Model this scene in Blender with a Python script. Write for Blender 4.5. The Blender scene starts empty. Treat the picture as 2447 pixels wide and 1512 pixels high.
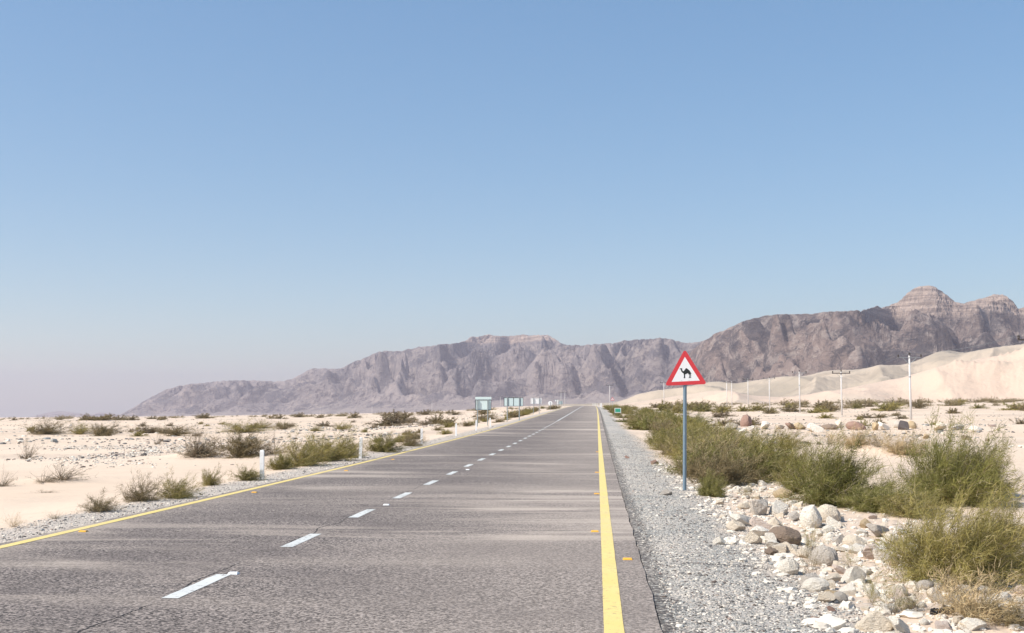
import bpy, math, random
import numpy as np
from mathutils import Vector, Matrix
from mathutils.geometry import tessellate_polygon

random.seed(7); RNG = np.random.default_rng(7)
C = bpy.context.scene.collection
scn = bpy.context.scene

# ------------------------------------------------------------------ camera model (picture coordinates: 2447 x 1512)
F = 2750.0; CX, CY = 1223.5, 756.0; VX, VY = 1427.0, 980.3; CAMH = 1.64
pitch = math.atan((VY-CY)/F); yaw = math.atan((VX-CX)/F*math.cos(pitch))   # yaw to the left of the road
cam = bpy.data.cameras.new("camera"); cam_o = bpy.data.objects.new("camera", cam); C.objects.link(cam_o)
cam.sensor_width = 36; cam.lens = F/2447*36; cam.clip_start = 0.1; cam.clip_end = 60000
cam_o.location = (0, 0, CAMH)
cam_o.rotation_euler = (math.pi/2+pitch, 0, yaw)
scn.camera = cam_o
RM = np.array(cam_o.rotation_euler.to_matrix())

def ray(u, v):
    return RM @ np.array([(u-CX)/F, -(v-CY)/F, -1.0])
def az_of(u, v=980.0):
    d = ray(u, v); return math.atan2(d[0], d[1])
def elev_tan(u, v):
    d = ray(u, v); return d[2]/math.hypot(d[0], d[1])

# ------------------------------------------------------------------ numpy noise
def _h(ix, iy, s):
    n = (ix.astype(np.int64)*374761393 + iy.astype(np.int64)*668265263 + s*974711) & 0xffffffff
    n = ((n ^ (n >> 13))*1274126177) & 0xffffffff
    return ((n ^ (n >> 16)) & 0xffffff)/float(0xffffff)
def vnoise(x, y, s=0):
    x = np.asarray(x, float); y = np.asarray(y, float)
    ix = np.floor(x); iy = np.floor(y); fx = x-ix; fy = y-iy
    ux = fx*fx*fx*(fx*(fx*6-15)+10); uy = fy*fy*fy*(fy*(fy*6-15)+10)
    def g(ax, ay):
        a = _h(ax, ay, s)*2*np.pi
        return np.cos(a)*(x-ax)+np.sin(a)*(y-ay)
    a = g(ix, iy); b = g(ix+1, iy); c = g(ix, iy+1); d = g(ix+1, iy+1)
    return (a*(1-ux)+b*ux)*(1-uy)+(c*(1-ux)+d*ux)*uy      # about -0.7..0.7
def fbm(x, y, o=4, s=0, g=0.5):
    r = 0; a = 1
    for k in range(o):
        r = r + a*vnoise(x, y, s+k*17); x = x*2.03+3.1; y = y*2.03-1.7; a *= g
    return r
def ridged(x, y, o=5, s=0, g=0.5):
    r = 0; a = 1; w = 1
    for k in range(o):
        n = 1-np.abs(vnoise(x, y, s+k*31))*2.2
        n = np.clip(n, 0, 1)**1.6
        r = r + a*n*w; w = np.clip(n*1.6, 0, 1)
        x = x*2.07+5.3; y = y*2.07-2.9; a *= g
    return r
def sstep(a, b, x):
    t = np.clip((x-a)/(b-a), 0, 1); return t*t*(3-2*t)

# ------------------------------------------------------------------ terrain
ROADP = [(-50, 0), (25, 0.01), (45, .10), (70, .27), (94, .50), (143, 1.02), (204, 1.68), (280, 2.40), (380, 3.10), (440, 3.25), (520, 2.9), (700, 1.0), (1000, -3)]
def road_z(y): return np.interp(y, [p[0] for p in ROADP], [p[1] for p in ROADP])
_ry = np.arange(-60, 900, 1.0)
_rz = np.convolve(np.pad(road_z(_ry), 12, mode='edge'), np.ones(25)/25, 'valid')
def road_z(y): return np.interp(y, _ry, _rz)
def road_x(y):                                # centre line drift of the whole road
    y = np.asarray(y, float)
    return -0.000010*np.clip(y-120, 0, None)**2
XR, XC, XL = 0.115, -3.72, -7.12              # right line, centre line, left line
AE, AL = 0.47, -7.32                          # asphalt edges
EU = [(-3000, 998), (0, 995), (400, 993), (800, 988), (1000, 984), (1123, 978), (1190, 972), (1300, 969), (1427, 967), (1700, 963), (2000, 961), (2447, 958), (3500, 957)]
_az = np.array([az_of(u) for u, v in EU]); _w = np.array([(995-v)/35 for u, v in EU])
ZL = [(0, 0), (50, -.22), (100, -.42), (300, -1.3), (1000, -5.4), (20000, -108)]
ZR = [(0, 0), (12, -.05), (25, -.12), (50, -.12), (100, -.1), (165, -.15), (230, .6), (345, 1.8), (430, 3.3), (510, 4.2), (700, 5.6), (1000, 7.8), (20000, 156)]
MOUNDS = []                                    # (x, y, radius, height)
def terrain(x, y):
    x = np.asarray(x, float); y = np.asarray(y, float)
    r = np.hypot(x, y); a = np.arctan2(x, y)
    w = np.interp(a, _az, _w)
    zl = np.interp(r, [p[0] for p in ZL], [p[1] for p in ZL]); zr = np.interp(r, [p[0] for p in ZR], [p[1] for p in ZR])
    z = zl*(1-w)+zr*w
    z = z + 0.10*vnoise(x/7, y/7, 3)*sstep(2, 6, np.abs(x+3.4)-4) + 0.28*vnoise(x/24, y/17, 4)*sstep(6, 25, np.abs(x+3.4))
    z = z + 0.9*vnoise(x/120, y/60, 5)*sstep(80, 250, r)*sstep(20, 60, np.abs(x+3.4))*(1-sstep(2500, 4000, r))
    z = z + 0.35*np.clip(vnoise(x/60, y/9, 9), 0, 1)*sstep(40, 90, r)*sstep(15, 40, np.abs(x+3.4))*(1-sstep(1500, 2500, r))
    # road corridor
    xr = x-road_x(y)
    rz = road_z(y)
    dr = np.where(xr > AE, xr-AE, np.where(xr < AL, AL-xr, 0))
    k = 1-sstep(2.2, 14+0.05*np.abs(y), dr)
    off = np.where(xr > AE, -0.016-0.106*sstep(.3, 2.5, dr), np.where(xr < AL, -0.045-0.16*sstep(1.0, 3.5, dr), -0.09))
    off = off + 0.008*vnoise(x*1.6, y*1.1, 8)*(dr > 0.05)
    off = off - 0.0006*np.clip(y-60, 0, 400)
    far = 1-sstep(520, 700, np.abs(y))
    z = z*(1-k*far) + (rz+off)*k*far
    for (mx, my, mr, mh) in MOUNDS:
        d2 = ((x-mx)**2+(y-my)**2)/(mr*mr)
        z = z + mh*np.exp(-d2*1.6)
    # low berm that carries the boulders behind the shrubs on the right
    bl = np.abs((y-92)-0.05*x)
    z = z + 0.42*np.exp(-(bl/9)**2)*sstep(7, 14, x)*(1-sstep(34, 52, x))
    return z
def hit(u, v):
    d = ray(u, v); d = d/math.hypot(d[0], d[1])
    ts = np.geomspace(3, 4000, 3000)
    z = CAMH+d[2]*ts - terrain(d[0]*ts, d[1]*ts)
    i = np.argmax(z < 0) if (z < 0).any() else len(ts)-1
    t = ts[i]
    return d[0]*t, d[1]*t, float(terrain(d[0]*t, d[1]*t)), t
def depth_of(x, y, z=0): return float(-(RM.T @ np.array([x, y, z-CAMH]))[2])
def at_depth(u, v, D):
    d = ray(u, v)*D; return d[0], d[1], CAMH+d[2]
# sand mounds under the bigger bushes (traced positions, world metres)
for (u, v, rr, hh) in [(2050, 1180, 1.3, .22), (2290, 1190, 1.5, .30), (2110, 1085, 2.2, .55), (1470//2+0, 1092, 2.4, .28), (585, 1085, 2.2, .30), (475, 1088, 1.6, .2), (130, 1150, 1.0, .12), (2330, 1478, .8, .10), (2250, 1010, 9, .5)]:
    x, y, z, t = hit(u, v); MOUNDS.append((x, y, rr, hh))

# ------------------------------------------------------------------ object helpers
def tag(o, label=None, cat=None, group=None, kind=None):
    if label: o['label'] = label
    if cat: o['category'] = cat
    if group: o['group'] = group
    if kind: o['kind'] = kind
    return o
def mesh_np(name, V, Fq, mat, parent=None, smooth=False, uv=None, tint=None, link=True):
    """V (n,3) array; Fq list of arrays of faces (k, 3|4)."""
    me = bpy.data.meshes.new(name)
    V = np.asarray(V, np.float32)
    if not isinstance(Fq, list): Fq = [Fq]
    Fq = [np.asarray(f, np.int32) for f in Fq if len(f)]
    idx = np.concatenate([f.ravel() for f in Fq]); cnt = np.concatenate([np.full(len(f), f.shape[1], np.int32) for f in Fq])
    me.vertices.add(len(V)); me.vertices.foreach_set('co', V.ravel())
    me.loops.add(len(idx)); me.loops.foreach_set('vertex_index', idx)
    me.polygons.add(len(cnt)); st = np.concatenate([[0], np.cumsum(cnt)[:-1]]).astype(np.int32)
    me.polygons.foreach_set('loop_start', st); me.polygons.foreach_set('loop_total', cnt)
    me.polygons.foreach_set('use_smooth', np.full(len(cnt), bool(smooth)))
    if tint is not None:
        a = me.attributes.new('tint', 'FLOAT', 'POINT'); a.data.foreach_set('value', np.asarray(tint, np.float32))
    me.update(calc_edges=True)
    if mat: me.materials.append(mat)
    o = bpy.data.objects.new(name, me)
    if link: C.objects.link(o)
    if parent: o.parent = parent
    return o
class MB:
    def __init__(s): s.V = []; s.F3 = []; s.F4 = []; s.Fn = []
    def quad(s, a, b, c, d):
        n = len(s.V); s.V += [a, b, c, d]; s.F4.append((n, n+1, n+2, n+3))
    def box(s, x0, x1, y0, y1, z0, z1, M=None):
        n = len(s.V)
        P = [(x, y, z) for z in (z0, z1) for (x, y) in ((x0, y0), (x1, y0), (x1, y1), (x0, y1))]
        if M is not None: P = [tuple(M @ Vector(p)) for p in P]
        s.V += P
        for f in ((0, 3, 2, 1), (4, 5, 6, 7), (0, 1, 5, 4), (1, 2, 6, 5), (2, 3, 7, 6), (3, 0, 4, 7)): s.F4.append(tuple(n+i for i in f))
    def tube(s, pts, rads, seg=10, cap=True):
        n0 = len(s.V); pts = [Vector(p) for p in pts]
        for i, p in enumerate(pts):
            t = (pts[min(i+1, len(pts)-1)]-pts[max(i-1, 0)]).normalized()
            a = t.orthogonal().normalized() if abs(t.z) < 0.9 else Vector((1, 0, 0)); a = (a-t*a.dot(t)).normalized(); b = t.cross(a)
            r = rads[i] if hasattr(rads, '__len__') else rads
            for k in range(seg):
                q = 2*math.pi*k/seg; s.V.append(tuple(p+a*r*math.cos(q)+b*r*math.sin(q)))
        for i in range(len(pts)-1):
            for k in range(seg):
                k2 = (k+1) % seg
                s.F4.append((n0+i*seg+k, n0+i*seg+k2, n0+(i+1)*seg+k2, n0+(i+1)*seg+k))
        if cap:
            for e in (0, len(pts)-1):
                c = len(s.V); s.V.append(tuple(pts[e]))
                for k in range(seg):
                    k2 = (k+1) % seg
                    s.F3.append((c, n0+e*seg+k2, n0+e*seg+k) if e == 0 else (c, n0+e*seg+k, n0+e*seg+k2))
    def prism(s, poly, y0, y1, holes=None):
        """poly in the xz plane, extruded from y0 (front) to y1"""
        loops = [[Vector((p[0], p[1], 0)) for p in poly]] + [[Vector((p[0], p[1], 0)) for p in h] for h in (holes or [])]
        flat = [p for l in loops for p in l]; tris = tessellate_polygon(loops); n = len(s.V); m = len(flat)
        for yy in (y0, y1): s.V += [(p.x, yy, p.y) for p in flat]
        for t in tris:
            a, b, c = [flat[i] for i in t]
            if (b-a).cross(c-a).z < 0: t = (t[0], t[2], t[1])
            s.F3.append((n+t[0], n+t[1], n+t[2])); s.F3.append((n+m+t[0], n+m+t[2], n+m+t[1]))
        k = 0
        for l in loops:
            L = len(l)
            for i in range(L):
                j = (i+1) % L; s.F4.append((n+k+j, n+k+i, n+m+k+i, n+m+k+j))
            k += L
    def build(s, name, mat, parent=None, smooth=False):
        return mesh_np(name, s.V, [f for f in (s.F4, s.F3) if len(f)], mat, parent, smooth)
def empty(name, loc, rz=0):
    o = bpy.data.objects.new(name, None); C.objects.link(o); o.location = loc; o.rotation_euler = (0, 0, rz); o.empty_display_size = .2
    return o
def copy_tree(o):
    c = o.copy(); C.objects.link(c)
    for ch in list(o.children):
        d = ch.copy(); C.objects.link(d); d.parent = c
        for g in list(ch.children):
            e = g.copy(); C.objects.link(e); e.parent = d
    return c

# ------------------------------------------------------------------ materials
class N:
    def __init__(s, name):
        s.m = bpy.data.materials.new(name); s.m.use_nodes = True; s.t = s.m.node_tree; s.b = s.t.nodes['Principled BSDF']
        s.b.inputs['Roughness'].default_value = .85; s.b.inputs['Specular IOR Level'].default_value = .3
    def n(s, typ, **kw):
        nd = s.t.nodes.new(typ)
        for k, v in kw.items():
            if k.startswith('i_'):
                key = k[2:].replace('_', ' ')
                nd.inputs[int(key) if key.isdigit() else key].default_value = v
            else: setattr(nd, k, v)
        return nd
    def l(s, a, b): s.t.links.new(a, b)
    def put(s, sock, v):
        if isinstance(v, (int, float, tuple, list)): sock.default_value = (tuple(v)+(1,) if isinstance(v, (tuple, list)) and len(v) == 3 and sock.type == 'RGBA' else v)
        else: s.l(v, sock)
    def pos(s): return s.n('ShaderNodeNewGeometry').outputs['Position']
    def obj(s): return s.n('ShaderNodeTexCoord').outputs['Object']
    def map(s, v, sc=(1, 1, 1), rot=(0, 0, 0), loc=(0, 0, 0)):
        m = s.n('ShaderNodeMapping'); m.inputs['Scale'].default_value = sc; m.inputs['Rotation'].default_value = rot; m.inputs['Location'].default_value = loc
        s.l(v, m.inputs['Vector']); return m.outputs[0]
    def noise(s, v, scale, det=3, rough=.55, dist=0, col=False):
        nd = s.n('ShaderNodeTexNoise'); nd.inputs['Scale'].default_value = scale; nd.inputs['Detail'].default_value = det; nd.inputs['Roughness'].default_value = rough; nd.inputs['Distortion'].default_value = dist
        s.l(v, nd.inputs['Vector']); return nd.outputs['Color' if col else 'Fac']
    def vor(s, v, scale, feat='F1', out='Distance', rnd=1):
        nd = s.n('ShaderNodeTexVoronoi', feature=feat); nd.inputs['Scale'].default_value = scale; nd.inputs['Randomness'].default_value = rnd
        s.l(v, nd.inputs['Vector']); return nd.outputs[out]
    def math(s, op, a, b=0, c=None, clamp=False):
        nd = s.n('ShaderNodeMath', operation=op); nd.use_clamp = clamp; s.put(nd.inputs[0], a); s.put(nd.inputs[1], b)
        if c is not None: s.put(nd.inputs[2], c)
        return nd.outputs[0]
    def rng(s, v, a, b, lo=0, hi=1, smooth=True):
        nd = s.n('ShaderNodeMapRange'); nd.interpolation_type = 'SMOOTHSTEP' if smooth else 'LINEAR'
        s.put(nd.inputs[0], v); s.put(nd.inputs[1], a); s.put(nd.inputs[2], b); s.put(nd.inputs[3], lo); s.put(nd.inputs[4], hi); return nd.outputs[0]
    def mix(s, f, a, b, typ='MIX'):
        nd = s.n('ShaderNodeMix', data_type='RGBA', blend_type=typ); s.put(nd.inputs[0], f); s.put(nd.inputs[6], a); s.put(nd.inputs[7], b); return nd.outputs[2]
    def sep(s, v):
        nd = s.n('ShaderNodeSeparateXYZ'); s.l(v, nd.inputs[0]); return nd.outputs
    def bump(s, h, strength=.5, dist=.01, nrm=None):
        nd = s.n('ShaderNodeBump'); s.put(nd.inputs['Strength'], strength); nd.inputs['Distance'].default_value = dist; s.l(h, nd.inputs['Height'])
        if nrm is not None: s.l(nrm, nd.inputs['Normal'])
        return nd.outputs[0]
    def out(s, col=None, rough=None, nrm=None, metal=None):
        if col is not None: s.put(s.b.inputs['Base Color'], col)
        if rough is not None: s.put(s.b.inputs['Roughness'], rough)
        if nrm is not None: s.l(nrm, s.b.inputs['Normal'])
        if metal is not None: s.b.inputs['Metallic'].default_value = metal
        return s.m

SAND = (.61, .475, .355)
SANDL = (.66, .53, .41)
def drift(m, p):
    """thin veils of blown sand in the air, painted into the surface colour"""
    a = m.noise(m.map(p, sc=(.40, 1.0, 1), rot=(0, 0, math.radians(-6))), .34, 4, .55, 1.0)
    b = m.noise(m.map(p, sc=(.34, .9, 1), rot=(0, 0, math.radians(-14)), loc=(3, 7, 0)), .13, 3, .5, 1.0)
    c = m.noise(m.map(p, sc=(.20, 1.5, 1), rot=(0, 0, math.radians(-10)), loc=(9, 2, 0)), .8, 4, .6, .8)
    bb = m.rng(b, .42, .58)
    s = m.math('ADD', m.math('MULTIPLY', m.rng(a, .46, .70), m.math('ADD', m.math('MULTIPLY', bb, .7), .30)), m.math('MULTIPLY', m.math('MULTIPLY', m.rng(c, .48, .64), bb), .75), clamp=True)
    return s
def mat_asphalt():
    m = N('asphalt'); p = m.pos(); x, y, z = m.sep(p)
    c1 = m.vor(p, 56, out='Color'); g = m.n('ShaderNodeSeparateColor'); m.l(c1, g.inputs[0])
    n2 = m.noise(p, 30, 5, .75)
    n3 = m.noise(p, .5, 4, .55)
    sp = m.rng(g.outputs[0], .0, 1, .0, 1, False)
    k = m.math('ADD', m.math('MULTIPLY', sp, .60), m.math('MULTIPLY', m.rng(n2, .36, .64), .40))
    col = m.mix(m.rng(k, .2, .85), (.030, .025, .023), (.405, .342, .302))
    col = m.mix(m.math('MULTIPLY', m.rng(n3, .35, .65), .45), col, (.112, .093, .086))
    # wheel tracks slightly smoother and paler, pavement edge paler
    d = drift(m, p)  # airborne sand haze, painted into the colour
    edge = m.math('MAXIMUM', m.rng(x, -6.2, -7.4), m.rng(x, -4.0, .3))
    dd = m.math('MULTIPLY', m.math('ADD', m.math('MULTIPLY', d, .80), m.math('MULTIPLY', edge, .30)), m.rng(n2, .2, .8, .65, 1.1), clamp=True)
    col = m.mix(dd, col, (.48, .405, .34))
    # fine longitudinal crack along the lane joint
    wob = m.math('ADD', m.math('MULTIPLY', m.math('SUBTRACT', m.noise(p, .55, 2, .5), .5), .5), m.math('MULTIPLY', m.math('SUBTRACT', m.noise(p, 9, 3, .6), .5), .09))
    cx = m.math('ABSOLUTE', m.math('ADD', m.math('ADD', x, 3.80), wob))
    gate = m.rng(m.noise(m.map(p, sc=(.01, 1, 1)), .42, 2), .42, .50)
    ck = m.math('MULTIPLY', m.math('MULTIPLY', m.rng(cx, .016, .004), gate), m.rng(y, 30, 20))
    col = m.mix(m.math('MULTIPLY', ck, .85), col, (.02, .018, .018))
    h = m.math('SUBTRACT', k, m.math('MULTIPLY', ck, 2))
    return m.out(col, .9, m.bump(h, .8, .008))
def mat_paint(name, c1, c2, wear=.35, sc=18):
    m = N(name); p = m.pos(); n = m.noise(p, sc, 5, .7); n2 = m.noise(p, 1.3, 3)
    f = m.math('MULTIPLY', m.rng(m.math('ADD', n, m.math('MULTIPLY', n2, .3)), .70, .80), wear)
    col = m.mix(f, m.mix(m.rng(n2, .3, .7), c1, c2), (.15, .13, .12))
    col = m.mix(m.math('MULTIPLY', drift(m, p), .22), col, (.5, .43, .36))  # airborne sand haze, painted into the colour
    return m.out(col, .75, m.bump(m.noise(p, 60, 3), .4, .004))
def mat_ground():
    m = N('ground'); p = m.pos(); x, y, z = m.sep(p)
    curve = m.math('MULTIPLY', m.math('POWER', m.math('MAXIMUM', m.math('SUBTRACT', y, 120), 0), 2), -.00001)
    far = m.rng(y, 700, 900)
    x = m.math('SUBTRACT', x, curve)
    # sand
    nb = m.noise(p, .06, 4, .55); nm = m.noise(p, .9, 4, .6); nf = m.noise(p, 14, 4, .65)
    sand = m.mix(m.rng(nb, .3, .7), SAND, SANDL)
    sand = m.mix(m.math('MULTIPLY', m.rng(nm, .45, .75), .35), sand, (.50, .39, .30))
    rip = m.n('ShaderNodeTexWave', wave_type='BANDS', bands_direction='X'); rip.inputs['Scale'].default_value = 1.6; rip.inputs['Distortion'].default_value = 7; rip.inputs['Detail'].default_value = 2; rip.inputs['Detail Scale'].default_value = .7
    m.l(m.map(p, rot=(0, 0, .25)), rip.inputs[0])
    hs = m.math('ADD', m.math('MULTIPLY', rip.outputs['Fac'], .35), m.math('ADD', m.math('MULTIPLY', nm, 1.2), m.math('MULTIPLY', nf, .25)))
    # stony desert pavement in patches
    vs = m.n('ShaderNodeTexVoronoi'); vs.inputs['Scale'].default_value = 7; m.l(p, vs.inputs[0])
    vsc = m.n('ShaderNodeSeparateColor'); m.l(vs.outputs['Color'], vsc.inputs[0])
    stone = m.math('MULTIPLY', m.rng(vsc.outputs[0], .62, .66), m.rng(vs.outputs['Distance'], .42, .30))
    patch = m.rng(m.noise(m.map(p, sc=(.35, 1, 1)), .085, 3, .55), .50, .60)
    rocky = m.math('MULTIPLY', m.rng(x, 1.7, 2.3), m.rng(m.math('ADD', x, m.math('MULTIPLY', m.noise(p, .4, 3), 3)), 5.6, 4.4))
    patch = m.math('MAXIMUM', patch, m.math('MULTIPLY', rocky, m.rng(y, 34, 26)))
    stcol = m.mix(vsc.outputs[1], (.20, .15, .12), (.62, .54, .46))
    st = m.math('MULTIPLY', stone, patch)
    col = m.mix(st, m.mix(m.math('MULTIPLY', patch, .30), sand, (.42, .335, .265)), stcol)
    # gravel shoulders either side of the road
    wob = m.math('MULTIPLY', m.math('SUBTRACT', m.noise(p, .7, 4, .6), .5), 1.3)
    xo = m.math('ADD', x, wob)
    gr = m.math('MULTIPLY', m.rng(x, .2, .45), m.rng(xo, 2.35, 1.55))
    gl = m.math('MULTIPLY', m.rng(x, -7.1, -7.3), m.rng(xo, -8.75, -8.1))
    c2 = m.n('ShaderNodeTexVoronoi'); c2.inputs['Scale'].default_value = 42; m.l(p, c2.inputs[0])
    s2 = m.n('ShaderNodeSeparateColor'); m.l(c2.outputs['Color'], s2.inputs[0])
    big = m.noise(p, .55, 4, .6)
    gcol = m.mix(m.rng(s2.outputs[0], 0, 1, 0, 1, False), (.075, .07, .064), (.60, .565, .51))
    gcol = m.mix(m.math('MULTIPLY', m.rng(s2.outputs[1], .75, .8), .6), gcol, (.16, .20, .20))
    gcol = m.mix(m.math('MULTIPLY', m.rng(s2.outputs[2], .86, .9), .7), gcol, (.62, .56, .48))
    gcol = m.mix(m.math('MULTIPLY', m.rng(big, .36, .62), .65), gcol, (.52, .46, .395))
    glc = m.mix(.55, gcol, (.52, .44, .37))
    # shade below the broken pavement edge, painted in; dark streak across the gravel
    edge_shade = m.math('MULTIPLY', m.rng(m.math('ADD', x, m.math('MULTIPLY', m.math('SUBTRACT', m.noise(p, 2.5, 4, .65), .5), .30)), .74, .58), m.rng(m.noise(p, 14, 4, .7), .36, .56))
    gcol = m.mix(m.math('MULTIPLY', edge_shade, .85), gcol, (.045, .036, .034))
    sy = m.math('ABSOLUTE', m.math('SUBTRACT', m.math('ADD', y, m.math('MULTIPLY', m.noise(p, 1.5, 3), .35)), 12.95))
    dark_streak = m.math('MULTIPLY', m.math('MULTIPLY', m.rng(sy, .20, .05), m.math('MULTIPLY', m.rng(x, .85, 1.15), m.rng(x, 2.1, 1.7))), m.rng(m.noise(p, 7, 3, .6), .25, .5))
    gcol = m.mix(m.math('MULTIPLY', dark_streak, .8), gcol, (.06, .05, .048))
    nf_ = m.math('SUBTRACT', 1, far)
    col = m.mix(m.math('MULTIPLY', gl, nf_), col, glc)
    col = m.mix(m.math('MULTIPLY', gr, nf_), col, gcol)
    gm = m.math('MAXIMUM', gr, gl)
    hh = m.math('ADD', m.math('MULTIPLY', m.math('SUBTRACT', 1, c2.outputs['Distance']), m.math('MULTIPLY', gm, 1.2)), m.math('MULTIPLY', st, 2.0))
    n1 = m.bump(hs, .35, .05); n2 = m.bump(hh, .9, .012, n1)
    return m.out(col, .95, n2)
def mat_mountain(name, warm, cap_z, purple):
    m = N(name); p = m.pos(); x, y, z = m.sep(p)
    q = m.map(p, sc=(1, 1, 1.4), rot=(0, .6, 0))
    a = m.noise(q, .0032, 7, .68, 1.0); b = m.noise(q, .013, 7, .75, .6); c = m.noise(p, .03, 6, .75, .5)
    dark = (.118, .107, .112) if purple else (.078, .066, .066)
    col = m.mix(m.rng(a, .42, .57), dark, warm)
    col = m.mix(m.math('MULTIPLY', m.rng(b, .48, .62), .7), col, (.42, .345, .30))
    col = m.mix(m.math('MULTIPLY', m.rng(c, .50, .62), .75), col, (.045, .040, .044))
    # pale debris aprons on the gentler slopes
    nz = m.sep(m.n('ShaderNodeNewGeometry').outputs['Normal'])[2]
    col = m.mix(m.math('MULTIPLY', m.rng(nz, .84, .94), .6), col, (.37, .31, .275))
    # sandstone cap rock with level strata
    wz = m.math('ADD', z, m.math('MULTIPLY', m.math('SUBTRACT', b, .5), 16))
    wv = m.n('ShaderNodeTexNoise'); wv.inputs['Scale'].default_value = 1; wv.inputs['Detail'].default_value = 6; wv.inputs['Distortion'].default_value = .6
    m.l(m.map(p, sc=(.0045, .0045, .085)), wv.inputs[0])
    cap = m.rng(wz, cap_z-10, cap_z+8)
    cc = m.mix(m.rng(wv.outputs['Fac'], .40, .62), (.33, .25, .205), (.54, .42, .345))
    cc = m.mix(m.math('MULTIPLY', m.rng(c, .55, .72), .5), cc, (.11, .085, .08))
    col = m.mix(m.math('MULTIPLY', cap, .95), col, cc)
    nb = m.bump(m.math('ADD', m.math('MULTIPLY', b, 1.3), c), .9, 22)
    return m.out(col, 1.0, nb)
def mat_dune(name, c1, c2, c3):
    m = N(name); p = m.pos()
    a = m.noise(m.map(p, sc=(1, .5, 1)), .006, 4, .55, .8); b = m.noise(p, .10, 5, .7); c = m.noise(p, .02, 4, .6, 1)
    col = m.mix(m.rng(a, .40, .58), c1, c2)
    col = m.mix(m.math('MULTIPLY', m.rng(c, .52, .68), .6), col, c3)
    col = m.mix(m.math('MULTIPLY', m.rng(b, .60, .70), .28), col, (.22, .18, .14))
    return m.out(col, 1.0, m.bump(m.math('ADD', b, m.math('MULTIPLY', c, 2)), .55, 2.5))
def mat_foliage():
    m = N('foliage'); oi = m.n('ShaderNodeObjectInfo'); at = m.n('ShaderNodeAttribute', attribute_name='tint')
    t = at.outputs['Fac']
    col = m.mix(m.rng(t, 0, 1, .0, 1, False), m.mix(1, oi.outputs['Color'], (.62, .66, .6), 'MULTIPLY'), m.mix(1, oi.outputs['Color'], (1.6, 1.42, 1.25), 'MULTIPLY'))
    col = m.mix(m.math('MULTIPLY', m.rng(t, .86, .93), .8), col, (.44, .36, .22))
    m.b.inputs['Transmission Weight'].default_value = 0
    m.out(col, .7)
    tr = m.n('ShaderNodeBsdfTranslucent'); m.l(col, tr.inputs[0]); ad = m.n('ShaderNodeMixShader'); ad.inputs[0].default_value = .12
    m.l(m.b.outputs[0], ad.inputs[1]); m.l(tr.outputs[0], ad.inputs[2]); m.l(ad.outputs[0], m.t.nodes['Material Output'].inputs[0])
    return m.m
def mat_wood():
    m = N('twig_wood'); oi = m.n('ShaderNodeObjectInfo'); at = m.n('ShaderNodeAttribute', attribute_name='tint')
    col = m.mix(at.outputs['Fac'], (.16, .12, .085), (.42, .345, .25))
    return m.out(col, .85)
def mat_rock():
    m = N('rock'); oi = m.n('ShaderNodeObjectInfo'); p = m.obj()
    v = m.n('ShaderNodeVectorMath', operation='ADD'); m.l(p, v.inputs[0]); r = m.n('ShaderNodeCombineXYZ')
    k = m.math('MULTIPLY', oi.outputs['Random'], 31); m.l(k, r.inputs[0]); m.l(k, r.inputs[2]); m.l(r.outputs[0], v.inputs[1]); q = v.outputs[0]
    a = m.noise(q, 1.6, 4, .6, .6); b = m.noise(q, 7, 5, .7, .4); vo = m.noise(m.map(q, sc=(1, 1, 3.5), rot=(.4, .3, 0)), 3, 4, .6, 1)
    col = m.mix(m.math('MULTIPLY', m.rng(a, .5, .75), .25), oi.outputs['Color'], m.mix(1, oi.outputs['Color'], (.72, .60, .46), 'MULTIPLY'))
    col = m.mix(m.math('MULTIPLY', m.rng(b, .62, .72), .22), col, (.28, .22, .165))
    col = m.mix(m.math('MULTIPLY', m.rng(vo, .62, .68), .22), col, (.30, .21, .14))
    return m.out(col, .9, m.bump(m.math('ADD', m.math('MULTIPLY', b, 1), m.math('MULTIPLY', vo, .8)), .7, .12))
def mat_gravel():
    m = N('gravel_stone'); at = m.n('ShaderNodeAttribute', attribute_name='tint'); t = at.outputs['Fac']
    r = m.n('ShaderNodeValToRGB'); m.l(t, r.inputs[0]); e = r.color_ramp.elements
    e[0].position = 0; e[0].color = (.10, .075, .06, 1); e[1].position = 1; e[1].color = (.70, .64, .55, 1)
    for ps, c in ((.15, (.15, .148, .142)), (.35, (.31, .295, .27)), (.5, (.25, .258, .245)), (.66, (.44, .41, .365)), (.70, (.30, .22, .18)), (.75, (.54, .485, .41))):
        k = e.new(ps); k.color = c+(1,)
    return m.out(r.outputs[0], .85)
def mat_simple(name, col, rough=.5, metal=0, spec=.4, noise=0, nscale=8, dirt=(.3, .25, .2)):
    m = N(name); m.b.inputs['Specular IOR Level'].default_value = spec
    p = m.obj(); n = m.noise(p, nscale, 5, .65)
    c = m.mix(m.math('MULTIPLY', m.rng(n, .48, .72), noise), col, dirt)
    return m.out(c, rough, m.bump(n, .08, .01), metal)

M_ASPH = mat_asphalt(); M_GROUND = mat_ground()
M_YEL = mat_paint('yellow_paint', (.68, .53, .185), (.71, .56, .22), .42)
M_WHT = mat_paint('white_paint', (.60, .61, .585), (.54, .55, .53), .9)
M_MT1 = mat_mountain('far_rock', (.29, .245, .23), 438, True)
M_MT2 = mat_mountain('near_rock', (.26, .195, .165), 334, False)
M_DUNE1 = mat_dune('stony_dune', (.34, .285, .22), (.45, .37, .285), (.27, .225, .178))
M_DUNE2 = mat_dune('sand_dune', (.55, .44, .34), (.53, .41, .32), (.39, .33, .26))
M_FOL = mat_foliage(); M_WOOD = mat_wood(); M_ROCK = mat_rock(); M_GRAV = mat_gravel()
M_POST = mat_simple('white_post', (.82, .82, .80), .5, 0, .4, .25, 6)
M_RED = mat_simple('red_sign_film', (.66, .045, .055), .45, 0, .5, .22, 9, (.35, .04, .04))
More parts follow.
